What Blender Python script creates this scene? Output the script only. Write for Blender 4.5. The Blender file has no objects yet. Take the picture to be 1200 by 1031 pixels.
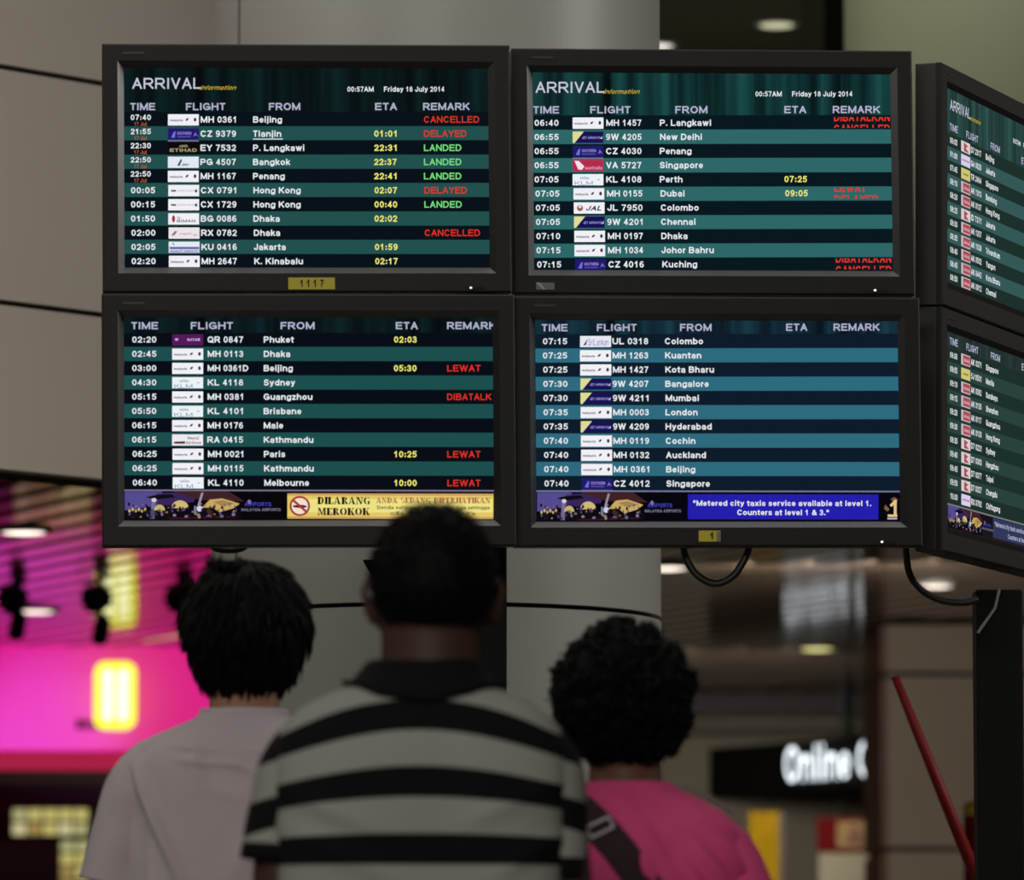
import bpy, bmesh, math, random
from mathutils import Vector, Matrix, Euler, noise

random.seed(7)
SC = bpy.context.scene
COL = SC.collection
PI = math.pi
R = math.radians

# ------------------------------------------------------------------ camera
FPX, CX, CY, CAMZ = 6667.0, 600.0, 515.5, 0.97
CZ = 2.78  # height of the lower strip ceiling
TILT = math.atan(690.0 / FPX)
cd = bpy.data.cameras.new('camera')
cam = bpy.data.objects.new('camera', cd)
COL.objects.link(cam)
cam.location = (0, 0, CAMZ)
cam.rotation_euler = (PI / 2 + TILT, 0, 0)
cd.sensor_fit = 'HORIZONTAL'
cd.sensor_width = 36.0
cd.lens = 36.0 * FPX / 1200.0
cd.clip_start, cd.clip_end = 0.1, 200
cd.dof.use_dof = True
cd.dof.focus_distance = 11.5
cd.dof.aperture_fstop = 5.0
cd.dof.aperture_blades = 0
SC.camera = cam

# ------------------------------------------------------------------ light and exposure
SC.view_settings.view_transform = 'Standard'
SC.view_settings.look = 'None'
SC.view_settings.gamma = 1.0
SC.view_settings.use_curve_mapping = False
SC.view_settings.exposure = 0.0
w = bpy.data.worlds.new('world')
SC.world = w
w.use_nodes = True
w.node_tree.nodes['Background'].inputs[0].default_value = (0.5, 0.48, 0.44, 1)
w.node_tree.nodes['Background'].inputs[1].default_value = 0.01


def area(name, loc, size, power, color=(1, 1, 1), target=None, sizey=None, spread=180):
    l = bpy.data.lights.new(name, 'AREA')
    l.energy = power
    l.color = color
    l.size = size
    if sizey:
        l.shape = 'RECTANGLE'
        l.size_y = sizey
    l.spread = R(spread)
    o = bpy.data.objects.new(name, l)
    COL.objects.link(o)
    o.location = loc
    if target:
        o.rotation_euler = (Vector(target) - Vector(loc)).to_track_quat('-Z', 'Y').to_euler()
    return o


WARM = (1.0, 0.96, 0.9)
area('hall_ceiling_lamp', (0.0, 10.5, 5.12), 4.0, 44, WARM, (0.0, 10.7, 0), 1.4)
area('hall_ceiling_lamp', (-1.4, 0.5, 5.1), 5.0, 500, WARM, (-0.9, 12, 2.0), 2.0)
area('side_hall_lamp', (-5.2, 8.2, 5.1), 2.0, 74, WARM, (-0.2, 12.3, 1.6))
area('side_hall_lamp', (6.5, 11.2, 5.1), 2.0, 58, WARM, (0.2, 12.3, 1.6), spread=64)
area('bulkhead_lamp', (-2.6, 11.0, 5.1), 1.6, 50, WARM, (-1.5, 14.0, 2.9))
area('upper_bulkhead_lamp', (-0.6, 16.6, 5.1), 1.2, 42, (1.0, 0.97, 0.86), (1.3, 17.0, 4.2))
area('shop_ceiling_lamp', (0.9, 27.3, CZ - 0.03), 1.2, 38, WARM, (1.1, 30.8, 1.3), 1.0, 120)
area('pier_fill', (1.2, 22.2, CZ - 0.03), 1.0, 40, WARM, (1.7, 25.6, 1.4), 0.8)  # unseen fill added to light the front of the pier
area('upper_ceiling_fill', (0.8, 23.6, 3.3), 1.5, 7, (1.0, 0.95, 0.75), (0.8, 23.6, 5), 1.0)  # unseen uplight added to lift the dark upper ceiling
sp = bpy.data.lights.new('fascia_glow_fill', 'SPOT')  # unseen lilac spot added to brighten part of the pink panel
sp.energy = 260
sp.color = (0.62, 0.32, 1.0)
sp.spot_size = R(19)
sp.spot_blend = 1.0
sp.shadow_soft_size = 0.08
so = bpy.data.objects.new('fascia_glow_fill', sp)
COL.objects.link(so)
so.location = (-2.4, 24.1, 1.6)
so.rotation_euler = (Vector((-2.24, 27.0, 2.34)) - Vector(so.location)).to_track_quat('-Z', 'Y').to_euler()


# ------------------------------------------------------------------ helpers
def P(px, py, Y):
    """Point at distance Y (metres along the hall) seen at pixel px, py."""
    c, s = math.cos(TILT), math.sin(TILT)
    u = (CY - py) / FPX
    dy, dz = c - u * s, s + u * c
    k = Y / dy
    return Vector(((px - CX) / FPX * k, Y, CAMZ + dz * k))


def lin(c):
    c = c / 255.0
    return c / 12.92 if c <= 0.04045 else ((c + 0.055) / 1.055) ** 2.4


def L(rgb):
    return (lin(rgb[0]), lin(rgb[1]), lin(rgb[2]), 1)


MATS = {}


def mat(name, rgb, rough=0.6, metal=0.0, spec=0.5, bump=None, vary=None):
    if name in MATS:
        return MATS[name]
    m = bpy.data.materials.new(name)
    m.use_nodes = True
    nt = m.node_tree
    b = nt.nodes['Principled BSDF']
    b.inputs['Base Color'].default_value = L(rgb)
    b.inputs['Roughness'].default_value = rough
    b.inputs['Metallic'].default_value = metal
    b.inputs['Specular IOR Level'].default_value = spec
    if bump or vary:
        tc = nt.nodes.new('ShaderNodeTexCoord')
    if bump:
        n = nt.nodes.new('ShaderNodeTexNoise')
        n.inputs['Scale'].default_value = bump[0]
        n.inputs['Detail'].default_value = 4
        bp = nt.nodes.new('ShaderNodeBump')
        bp.inputs['Strength'].default_value = bump[1]
        bp.inputs['Distance'].default_value = bump[2]
        nt.links.new(tc.outputs['Object'], n.inputs['Vector'])
        nt.links.new(n.outputs['Fac'], bp.inputs['Height'])
        nt.links.new(bp.outputs['Normal'], b.inputs['Normal'])
    if vary:
        n2 = nt.nodes.new('ShaderNodeTexNoise')
        n2.inputs['Scale'].default_value = vary[0]
        n2.inputs['Detail'].default_value = 5
        rp = nt.nodes.new('ShaderNodeValToRGB')
        rp.color_ramp.elements[0].position = 0.3
        rp.color_ramp.elements[1].position = 0.7
        rp.color_ramp.elements[0].color = L(tuple(max(0, c - vary[1]) for c in rgb))
        rp.color_ramp.elements[1].color = L(tuple(min(255, c + vary[1]) for c in rgb))
        nt.links.new(tc.outputs['Object'], n2.inputs['Vector'])
        nt.links.new(n2.outputs['Fac'], rp.inputs['Fac'])
        nt.links.new(rp.outputs['Color'], b.inputs['Base Color'])
    MATS[name] = m
    return m


def glow(name, rgb, k=1.0, sample=False):
    if name in MATS:
        return MATS[name]
    m = bpy.data.materials.new(name)
    m.use_nodes = True
    nt = m.node_tree
    nt.nodes.remove(nt.nodes['Principled BSDF'])
    e = nt.nodes.new('ShaderNodeEmission')
    e.inputs['Color'].default_value = L(rgb)
    e.inputs['Strength'].default_value = k
    nt.links.new(e.outputs[0], nt.nodes['Material Output'].inputs['Surface'])
    if not sample:
        m.cycles.emission_sampling = 'NONE'
    MATS[name] = m
    return m


def pix(rgb, k=1.0):
    return glow('display_%d_%d_%d' % tuple(rgb) + ('' if k == 1.0 else '_x%.2f' % k), rgb, k)


def link(name, me, parent=None, loc=None):
    o = bpy.data.objects.new(name, me)
    COL.objects.link(o)
    if parent is not None:
        o.parent = parent
    if loc is not None:
        o.location = loc
    return o


def tag(o, label=None, cat=None, group=None, kind=None):
    if label:
        o['label'] = label
    if cat:
        o['category'] = cat
    if group:
        o['group'] = group
    if kind:
        o['kind'] = kind
    return o


def thing(name, label, cat, loc=(0, 0, 0), rot=(0, 0, 0), group=None):
    o = bpy.data.objects.new(name, None)
    o.empty_display_size = 0.1
    COL.objects.link(o)
    o.location = loc
    o.rotation_euler = rot
    return tag(o, label, cat, group)


class MB:
    """Collects shapes and links them as one mesh object."""

    def __init__(self):
        self.v, self.f, self.mi, self.uv, self.mats = [], [], [], {}, []

    def slot(self, m):
        if m not in self.mats:
            self.mats.append(m)
        return self.mats.index(m)

    def add(self, verts, faces, m, uvs=None):
        b = len(self.v)
        s = self.slot(m)
        self.v += [tuple(p) for p in verts]
        if uvs:
            for i, q in enumerate(uvs):
                self.uv[b + i] = q
        for f in faces:
            self.f.append([b + i for i in f])
            self.mi.append(s)

    def box(self, c, d, m, rot=None):
        x, y, z = d[0] / 2, d[1] / 2, d[2] / 2
        vs = [Vector((sx * x, sy * y, sz * z)) for sx in (-1, 1) for sy in (-1, 1) for sz in (-1, 1)]
        if rot is not None:
            M = rot if isinstance(rot, Matrix) else Euler(rot).to_matrix()
            vs = [M @ p for p in vs]
        vs = [p + Vector(c) for p in vs]
        self.add(vs, [(0, 1, 3, 2), (4, 6, 7, 5), (0, 4, 5, 1), (2, 3, 7, 6), (0, 2, 6, 4), (1, 5, 7, 3)], m)

    def tube(self, pts, rad, m, n=10, ry=None, up=Vector((0, 1, 0)), caps=True):
        pts = [Vector(p) for p in pts]
        if not isinstance(rad, (list, tuple)):
            rad = [rad] * len(pts)
        if ry is None:
            ry = rad
        vs, fs = [], []
        pu = None
        for i, p in enumerate(pts):
            t = (pts[min(i + 1, len(pts) - 1)] - pts[max(i - 1, 0)]).normalized()
            if pu is None:
                a = up - t * up.dot(t)
                if a.length < 1e-4:
                    a = Vector((1, 0, 0)) - t * t.x
            else:
                a = pu - t * pu.dot(t)
            a.normalize()
            pu = a
            b = t.cross(a)
            for k in range(n):
                th = 2 * PI * k / n
                vs.append(p + b * (rad[i] * math.cos(th)) + a * (ry[i] * math.sin(th)))
        for i in range(len(pts) - 1):
            for k in range(n):
                fs.append((i * n + k, i * n + (k + 1) % n, (i + 1) * n + (k + 1) % n, (i + 1) * n + k))
        if caps:
            fs.append(tuple(range(n))[::-1])
            fs.append(tuple((len(pts) - 1) * n + k for k in range(n)))
        self.add(vs, fs, m)

    def lathe(self, prof, c, m, n=32, rot=None):
        vs, fs = [], []
        M = rot if isinstance(rot, Matrix) else (Euler(rot).to_matrix() if rot else Matrix.Identity(3))
        for (r, z) in prof:
            for k in range(n):
                a = 2 * PI * k / n
                vs.append(M @ Vector((r * math.cos(a), r * math.sin(a), z)) + Vector(c))
        for i in range(len(prof) - 1):
            for k in range(n):
                fs.append((i * n + k, i * n + (k + 1) % n, (i + 1) * n + (k + 1) % n, (i + 1) * n + k))
        fs.append(tuple(range(n))[::-1])
        fs.append(tuple((len(prof) - 1) * n + k for k in range(n)))
        self.add(vs, fs, m)

    def prism(self, outline, y0, y1, m):
        """outline of (x, z) extruded from y0 to y1."""
        n = len(outline)
        vs = [(x, y0, z) for x, z in outline] + [(x, y1, z) for x, z in outline]
        fs = [tuple(range(n)), tuple(range(2 * n - 1, n - 1, -1))]
        fs += [(i, i + n, (i + 1) % n + n, (i + 1) % n) for i in range(n)]
        self.add(vs, fs, m)

    def build(self, name, parent=None, smooth=False, bevel=0, loc=None, fix=True):
        me = bpy.data.meshes.new(name)
        me.from_pydata(self.v, [], self.f)
        for m in self.mats:
            me.materials.append(m)
        me.polygons.foreach_set('material_index', self.mi)
        if self.uv:
            ul = me.uv_layers.new(name='UVMap')
            for lp in me.loops:
                ul.data[lp.index].uv = self.uv.get(lp.vertex_index, (0, 0))
        if fix:
            bm = bmesh.new()
            bm.from_mesh(me)
            bmesh.ops.recalc_face_normals(bm, faces=bm.faces)
            bm.to_mesh(me)
            bm.free()
        if smooth:
            me.polygons.foreach_set('use_smooth', [True] * len(me.polygons))
        me.update()
        o = link(name, me, parent, loc)
        if bevel:
            b = o.modifiers.new('bevel', 'BEVEL')
            b.width = bevel
            b.segments = 2
            b.limit_method = 'ANGLE'
        return o


# ------------------------------------------------------------------ materials
M_BEZEL = mat('monitor_plastic', (17, 17, 16), 0.6, spec=0.35, bump=(900, 0.05, 0.001))
M_CASE = mat('monitor_back_plastic', (30, 30, 30), 0.5)
M_BLACK = mat('black_metal', (7, 7, 7), 0.65, spec=0.15)
M_RUBBER = mat('black_cable_rubber', (9, 9, 9), 0.5)
M_GAP = mat('dark_joint', (20, 17, 13), 0.9)
M_COLUMN = mat('column_cladding', (138, 137, 131), 0.42, spec=0.35, vary=(0.7, 4))
M_LWALL = mat('bulkhead_cladding', (178, 169, 158), 0.55, spec=0.3, vary=(0.5, 5))
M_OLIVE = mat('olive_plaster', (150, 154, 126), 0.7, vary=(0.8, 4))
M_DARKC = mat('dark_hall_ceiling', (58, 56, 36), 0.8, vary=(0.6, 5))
M_FLOOR = mat('hall_floor_stone', (120, 112, 100), 0.35, vary=(1.5, 8))
M_FAR = mat('far_wall_paint', (112, 104, 84), 0.7, vary=(0.7, 6))
M_PIER = mat('beige_pier_cladding', (150, 132, 110), 0.6, vary=(0.8, 6))
M_PIERSIDE = mat('pier_side_red_reflection', (120, 82, 64), 0.6)  # red reflected from a nearby ad is painted into this side's colour
M_DARKWALL = mat('dark_shop_wall', (48, 38, 34), 0.7)


def slat_mat():
    m = mat('glossy_ceiling_strips', (126, 108, 92), 0.09, 0.6)
    return m


# ------------------------------------------------------------------ the room
def struct(mb, name, **k):
    o = mb.build(name, **k)
    o['kind'] = 'structure'
    return o


b = MB()
b.box((0, 14, -0.1), (18, 38, 0.2), M_FLOOR)
struct(b, 'floor')
b = MB()
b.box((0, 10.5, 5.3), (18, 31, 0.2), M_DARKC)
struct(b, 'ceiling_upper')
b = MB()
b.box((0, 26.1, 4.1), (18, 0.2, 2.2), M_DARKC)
struct(b, 'wall_upper')
b = MB()
b.box((0, 31.0, 1.6), (18, 0.2, 3.2), M_FAR)
struct(b, 'wall_back')
b = MB()
b.box((0, -4.9, 2.6), (18, 0.2, 5.2), mat('rear_wall_paint', (95, 90, 80), 0.8))
struct(b, 'wall_front')
for sx, nm in ((-1, 'wall_side_left'), (1, 'wall_side_right')):
    b = MB()
    b.box((sx * 8.9, 14, 2.6), (0.2, 37.4, 5.2), mat('side_wall_paint', (80, 75, 66), 0.8))
    struct(b, nm)

# lower strip ceiling: long glossy strips with open joints, over a dark backing
dirv = Vector((-0.443, 0.896, 0))
perp = Vector((0.896, 0.443, 0))
b = MB()
M_SLAT = slat_mat()
Y0, Y1 = 16.2, 30.85
b.box((0, (Y0 + Y1) / 2, CZ + 0.16), (14, Y1 - Y0, 0.12), mat('ceiling_void', (14, 12, 10), 0.9))
rz = Matrix.Rotation(math.atan2(dirv.y, dirv.x), 3, 'Z')
bmz = bmesh.new()
srnd = random.Random(11)
for i in range(-30, 80):
    tl = srnd.uniform(-0.005, 0.005)
    c = Vector((0, Y0, 0)) + perp * (i * 0.2)
    ln = 40
    vs = []
    for (a, z) in ((-0.074, 0.05), (-0.074, 0.008), (-0.066, 0), (0.066, 0), (0.074, 0.008), (0.074, 0.05)):
        vs.append((a, z))
    n = len(vs)
    V = []
    for e in (-ln / 2, ln / 2):
        for (a, z) in vs:
            p = c + dirv * e + perp * a
            V.append(bmz.verts.new((p.x, p.y, CZ + 0.003 + z + (tl * a if z < 0.02 else 0))))
    for k in range(n):
        bmz.faces.new((V[k], V[(k + 1) % n], V[n + (k + 1) % n], V[n + k]))
    bmz.faces.new(V[:n][::-1])
    bmz.faces.new(V[n:])
for co, no in (((0, Y0, 0), (0, -1, 0)), ((0, Y1, 0), (0, 1, 0)), ((-7, 0, 0), (-1, 0, 0)), ((7, 0, 0), (1, 0, 0))):
    bmesh.ops.bisect_plane(bmz, geom=bmz.verts[:] + bmz.edges[:] + bmz.faces[:], plane_co=co, plane_no=no, clear_outer=True)
bmesh.ops.recalc_face_normals(bmz, faces=bmz.faces)
bmz.verts.index_update()
b.add([v.co[:] for v in bmz.verts], [[v.index for v in f.verts] for f in bmz.faces], M_SLAT)
bmz.free()
struct(b, 'ceiling_lower')

# hanging clad bulkhead at the left, running away to the right
wd = Vector((0.673, 0.74, 0))
wn = Vector((0.74, -0.673, 0))
w0 = Vector((-1.26, 14, 0))
b = MB()
wrot = Matrix.Rotation(math.atan2(wd.y, wd.x), 3, 'Z')


def wall_slab(t0, t1, z0, z1, d0, d1, m):
    c = w0 + wd * ((t0 + t1) / 2) + wn * ((d0 + d1) / 2)
    b.box((c.x, c.y, (z0 + z1) / 2), (t1 - t0, abs(d1 - d0), z1 - z0), m, wrot)


wall_slab(-4.5, 1.05, 2.36, 5.2, -0.3, -0.03, M_GAP)
zs = [2.34, 2.762, 3.352, 3.942, 4.532, 5.195]
for i in range(5):
    wall_slab(-4.5, 1.05, zs[i] + 0.007, zs[i + 1] - 0.007, -0.06, 0, M_LWALL)
struct(b, 'wall_left')

# round clad column behind the monitors
ccx, ccy, CR = (511 - 600) / FPX * 12.8, 12.8, 0.507
b = MB()
b.lathe([(CR - 0.02, 0), (CR - 0.02, 5.2)], (ccx, ccy, 0), M_GAP, 64)
seams = [0.0, 0.68, 1.886, 3.4, 5.2]
for i in range(4):
    z0, z1 = seams[i] + 0.005, seams[i + 1] - 0.005
    for h in range(2):
        a0 = R(-150) + h * PI + 0.016
        a1 = a0 + PI - 0.032
        n = 96
        vs = []
        for k in range(n + 1):
            a = a0 + (a1 - a0) * k / n
            for rr in (CR - 0.018, CR):
                for z in (z0, z1):
                    vs.append((ccx + rr * math.cos(a), ccy + rr * math.sin(a), z))
        fs = [(0, 1, 3, 2), (4 * n, 4 * n + 2, 4 * n + 3, 4 * n + 1)]
        for k in range(n):
            q = 4 * k
            fs += [(q + 2, q + 3, q + 7, q + 6), (q, q + 4, q + 5, q + 1), (q, q + 2, q + 6, q + 4), (q + 1, q + 5, q + 7, q + 3)]
        b.add(vs, fs, M_COLUMN)
struct(b, 'column')

# olive drum-shaped bulkhead, upper right, and dark post beside it
b = MB()
b.lathe([(1.4, 3.01), (1.4, 5.2)], (2.467, 18.0, 0), M_OLIVE, 96)
o = struct(b, 'wall_drum')
for p in o.data.polygons:
    p.use_smooth = len(p.vertices) == 4
b = MB()
b.box((1.205, 21, 4.1), (0.075, 0.1, 2.2), M_GAP)
b.box((1.12, 21.1, 4.1), (0.06, 0.06, 2.2), mat('olive_trim', (70, 70, 48), 0.7))
struct(b, 'trim_1')
b = MB()
p, q = P(745, 62, 22.2), P(905, -12, 21.2)
p.z = q.z = 5.16
b.tube([p, q], 0.09, mat('ceiling_beam', (105, 100, 70), 0.8), 8)
struct(b, 'trim_2')

# beige pier and shop walls at the far right
pl = P(1040, 900, 25.4).x
b = MB()
b.box((pl + 0.6, 26.05, 1.385), (1.2, 1.28, 2.77), M_GAP)
zsp = [0.0, P(0, 995, 25.4).z, P(0, 790, 25.4).z, CZ - 0.005]
for i in range(3):
    b.box((pl + 0.61, 25.4, (zsp[i] + zsp[i + 1]) / 2), (1.22, 0.04, zsp[i + 1] - zsp[i] - 0.02), M_PIER)
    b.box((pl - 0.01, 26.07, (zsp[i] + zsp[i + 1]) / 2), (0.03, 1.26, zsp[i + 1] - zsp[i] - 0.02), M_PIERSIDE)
struct(b, 'wall_pier')
b = MB()
b.box((1.5, 30.8, P(0, 855, 30.8).z), (3.2, 0.2, 0.06), mat('shop_ledge', (70, 62, 48), 0.7))
b.box((1.5, 30.75, CZ - 0.07), (3.2, 0.2, 0.12), M_DARKWALL)
struct(b, 'trim_3')
b = MB()
b.box((-3.4, 28.9, 1.1), (4.4, 0.3, 2.2), M_DARKWALL)
struct(b, 'wall_shop')


# ------------------------------------------------------------------ lettering: a bold sans drawn with strokes
def _ar(cx, cy, rx, ry, a0, a1, n=9):
    return [(cx + rx * math.cos(R(a0 + (a1 - a0) * k / n)), cy + ry * math.sin(R(a0 + (a1 - a0) * k / n))) for k in range(n + 1)]


XH = 0.69
_bowl = _ar(0.5, XH / 2, 0.5, XH / 2, 0, 360, 16)
# glyph: (advance, strokes); x runs 0..1 over the ink width, y 0 baseline, 1 cap height
FONT = {
    'A': (0.98, [[(0, 0), (0.5, 1)], [(0.5, 1), (1, 0)], [(0.2, 0.32), (0.8, 0.32)]]),
    'B': (0.98, [[(0, 0), (0, 1)], [(0, 1)] + _ar(0.62, 0.77, 0.3, 0.23, 90, -90) + [(0, 0.54)], [(0, 0.54)] + _ar(0.66, 0.27, 0.34, 0.27, 90, -90) + [(0, 0)]]),
    'C': (1.0, [_ar(0.5, 0.5, 0.5, 0.5, 45, 315, 16)]),
    'D': (1.0, [[(0, 0), (0, 1)], [(0, 1)] + _ar(0.45, 0.5, 0.55, 0.5, 90, -90, 12) + [(0, 0)]]),
    'E': (0.93, [[(0, 0), (0, 1)], [(0, 1), (1, 1)], [(0, 0.52), (0.9, 0.52)], [(0, 0), (1, 0)]]),
    'F': (0.85, [[(0, 0), (0, 1)], [(0, 1), (1, 1)], [(0, 0.5), (0.85, 0.5)]]),
    'G': (1.06, [_ar(0.5, 0.5, 0.5, 0.5, 45, 335, 16), [(1, 0.1), (1, 0.45)], [(0.55, 0.45), (1, 0.45)]]),
    'H': (0.99, [[(0, 0), (0, 1)], [(1, 0), (1, 1)], [(0, 0.52), (1, 0.52)]]),
    'I': (0.39, [[(0.5, 0), (0.5, 1)]]),
    'J': (0.78, [[(1, 1), (1, 0.32)] + _ar(0.5, 0.3, 0.5, 0.3, 0, -170)]),
    'K': (0.99, [[(0, 0), (0, 1)], [(0, 0.36), (0.95, 1)], [(0.36, 0.6), (1, 0)]]),
    'L': (0.85, [[(0, 0), (0, 1)], [(0, 0), (1, 0)]]),
    'M': (1.16, [[(0, 0), (0, 1)], [(0, 1), (0.5, 0.05)], [(0.5, 0.05), (1, 1)], [(1, 0), (1, 1)]]),
    'N': (0.99, [[(0, 0), (0, 1)], [(0, 1), (1, 0)], [(1, 0), (1, 1)]]),
    'O': (1.07, [_ar(0.5, 0.5, 0.5, 0.5, 0, 360, 20)]),
    'P': (0.93, [[(0, 0), (0, 1)], [(0, 1)] + _ar(0.65, 0.72, 0.35, 0.28, 90, -90) + [(0, 0.44)]]),
    'Q': (1.07, [_ar(0.5, 0.5, 0.5, 0.5, 0, 360, 20), [(0.6, 0.28), (1, -0.05)]]),
    'R': (1.0, [[(0, 0), (0, 1)], [(0, 1)] + _ar(0.62, 0.73, 0.34, 0.27, 90, -90) + [(0, 0.46)], [(0.5, 0.46), (1, 0)]]),
    'S': (0.93, [_ar(0.5, 0.74, 0.46, 0.26, 25, 250, 10) + _ar(0.5, 0.26, 0.5, 0.26, 75, -155, 10)]),
    'T': (0.85, [[(0, 1), (1, 1)], [(0.5, 0), (0.5, 1)]]),
    'U': (0.99, [[(0, 1), (0, 0.36)] + _ar(0.5, 0.34, 0.5, 0.34, 180, 360) + [(1, 0.36), (1, 1)]]),
    'V': (0.93, [[(0, 1), (0.5, 0)], [(0.5, 0), (1, 1)]]),
    'W': (1.32, [[(0, 1), (0.25, 0)], [(0.25, 0), (0.5, 1)], [(0.5, 1), (0.75, 0)], [(0.75, 0), (1, 1)]]),
    'X': (0.93, [[(0, 0), (1, 1)], [(0, 1), (1, 0)]]),
    'Y': (0.93, [[(0, 1), (0.5, 0.45)], [(1, 1), (0.5, 0.45)], [(0.5, 0.45), (0.5, 0)]]),
    'Z': (0.85, [[(0, 1), (1, 1)], [(1, 1), (0, 0)], [(0, 0), (1, 0)]]),
    '0': (0.78, [_ar(0.5, 0.5, 0.5, 0.5, 0, 360, 18)]),
    '1': (0.78, [[(0.58, 0), (0.58, 1)], [(0.12, 0.72), (0.58, 1)]]),
    '2': (0.78, [_ar(0.5, 0.7, 0.48, 0.3, 165, -30, 10) + [(0.06, 0.02)], [(0, 0), (1, 0)]]),
    '3': (0.78, [_ar(0.46, 0.76, 0.44, 0.24, 160, -90, 9), _ar(0.46, 0.26, 0.5, 0.27, 90, -165, 10)]),
    '4': (0.78, [[(0.72, 0), (0.72, 1)], [(0.72, 1), (0, 0.28)], [(0, 0.26), (1, 0.26)]]),
    '5': (0.78, [[(0.16, 1), (0.95, 1)], [(0.16, 1), (0.1, 0.55)], _ar(0.46, 0.32, 0.52, 0.32, 135, -145, 11)]),
    '6': (0.78, [_ar(0.5, 0.3, 0.48, 0.3, 0, 360, 14), _ar(0.56, 0.5, 0.56, 0.5, 62, 195, 9)]),
    '7': (0.78, [[(0, 1), (1, 1)], [(1, 1), (0.6, 0.5), (0.36, 0)]]),
    '8': (0.78, [_ar(0.5, 0.76, 0.4, 0.24, 0, 360, 14), _ar(0.5, 0.27, 0.5, 0.27, 0, 360, 14)]),
    '9': (0.78, [_ar(0.5, 0.7, 0.48, 0.3, 0, 360, 14), _ar(0.44, 0.5, 0.56, 0.5, 15, -118, 9)]),
    'a': (0.80, [_ar(0.48, 0.47, 0.48, 0.22, 155, 0, 8) + [(0.96, 0)], _ar(0.48, 0.17, 0.48, 0.2, 20, 340, 12)]),
    'b': (0.85, [[(0, 0), (0, 1)], _bowl]),
    'c': (0.78, [_ar(0.5, XH / 2, 0.5, XH / 2, 45, 315, 13)]),
    'd': (0.85, [[(1, 0), (1, 1)], _bowl]),
    'e': (0.78, [_ar(0.5, XH / 2, 0.5, XH / 2, 0, 315, 15), [(0, 0.34), (1, 0.34)]]),
    'f': (0.47, [[(0.4, 0), (0.4, 0.8)] + _ar(0.85, 0.82, 0.45, 0.18, 180, 90, 5), [(0, XH), (0.95, XH)]]),
    'g': (0.85, [_bowl, [(1, XH), (1, 0.02)] + _ar(0.5, -0.02, 0.5, 0.24, 0, -160, 8)]),
    'h': (0.85, [[(0, 0), (0, 1)], _ar(0.5, 0.42, 0.5, 0.27, 180, 0, 9) + [(1, 0)]]),
    'i': (0.39, [[(0.5, 0), (0.5, XH)], [(0.5, 0.98), (0.5, 1.02)]]),
    'j': (0.39, [[(0.6, XH), (0.6, -0.1), (0.0, -0.24)], [(0.6, 0.98), (0.6, 1.02)]]),
    'k': (0.78, [[(0, 0), (0, 1)], [(0, 0.26), (0.9, XH)], [(0.36, 0.42), (1, 0)]]),
    'l': (0.39, [[(0.5, 0), (0.5, 1)]]),
    'm': (1.24, [[(0, 0), (0, XH)], _ar(0.25, 0.44, 0.25, 0.25, 180, 0, 8) + [(0.5, 0)], _ar(0.75, 0.44, 0.25, 0.25, 180, 0, 8) + [(1, 0)]]),
    'n': (0.85, [[(0, 0), (0, XH)], _ar(0.5, 0.42, 0.5, 0.27, 180, 0, 9) + [(1, 0)]]),
    'o': (0.85, [_bowl]),
    'p': (0.85, [[(0, -0.26), (0, XH)], _bowl]),
    'q': (0.85, [[(1, -0.26), (1, XH)], _bowl]),
    'r': (0.54, [[(0, 0), (0, XH)], _ar(0.85, 0.36, 0.85, 0.33, 180, 85, 6)]),
    's': (0.78, [_ar(0.5, 0.52, 0.44, 0.17, 25, 250, 8) + _ar(0.5, 0.18, 0.48, 0.18, 75, -155, 8)]),
    't': (0.58, [[(0.42, 0.92), (0.42, 0.14)] + _ar(0.84, 0.14, 0.42, 0.14, 180, 270, 5), [(-0.15, XH), (1.1, XH)]]),
    'u': (0.85, [[(1, 0), (1, XH)], [(0, XH)] + _ar(0.5, 0.27, 0.5, 0.27, 180, 360, 9)]),
    'v': (0.78, [[(0, XH), (0.5, 0)], [(0.5, 0), (1, XH)]]),
    'w': (1.08, [[(0, XH), (0.25, 0)], [(0.25, 0), (0.5, XH)], [(0.5, XH), (0.75, 0)], [(0.75, 0), (1, XH)]]),
    'x': (0.78, [[(0, 0), (1, XH)], [(0, XH), (1, 0)]]),
    'y': (0.78, [[(0, XH), (0.5, 0.02)], [(1, XH), (0.42, -0.16), (0.1, -0.26)]]),
    'z': (0.72, [[(0, XH), (1, XH)], [(1, XH), (0, 0)], [(0, 0), (1, 0)]]),
    ':': (0.44, [[(0.5, 0.06), (0.5, 0.1)], [(0.5, 0.6), (0.5, 0.64)]]),
    '.': (0.39, [[(0.5, 0.0), (0.5, 0.04)]]),
    '"': (0.62, [[(0.1, 0.72), (0.1, 1)], [(0.9, 0.72), (0.9, 1)]]),
    '&': (1.0, [[(1, 0), (0.3, 0.66)] + _ar(0.46, 0.8, 0.2, 0.2, 200, -20, 8) + [(0.2, 0.42)] + _ar(0.38, 0.22, 0.36, 0.22, 140, 320, 8) + [(0.95, 0.42)]]),
}
ONE_WIDE = {'I', 'i', 'l', ':', '.'}


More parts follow.
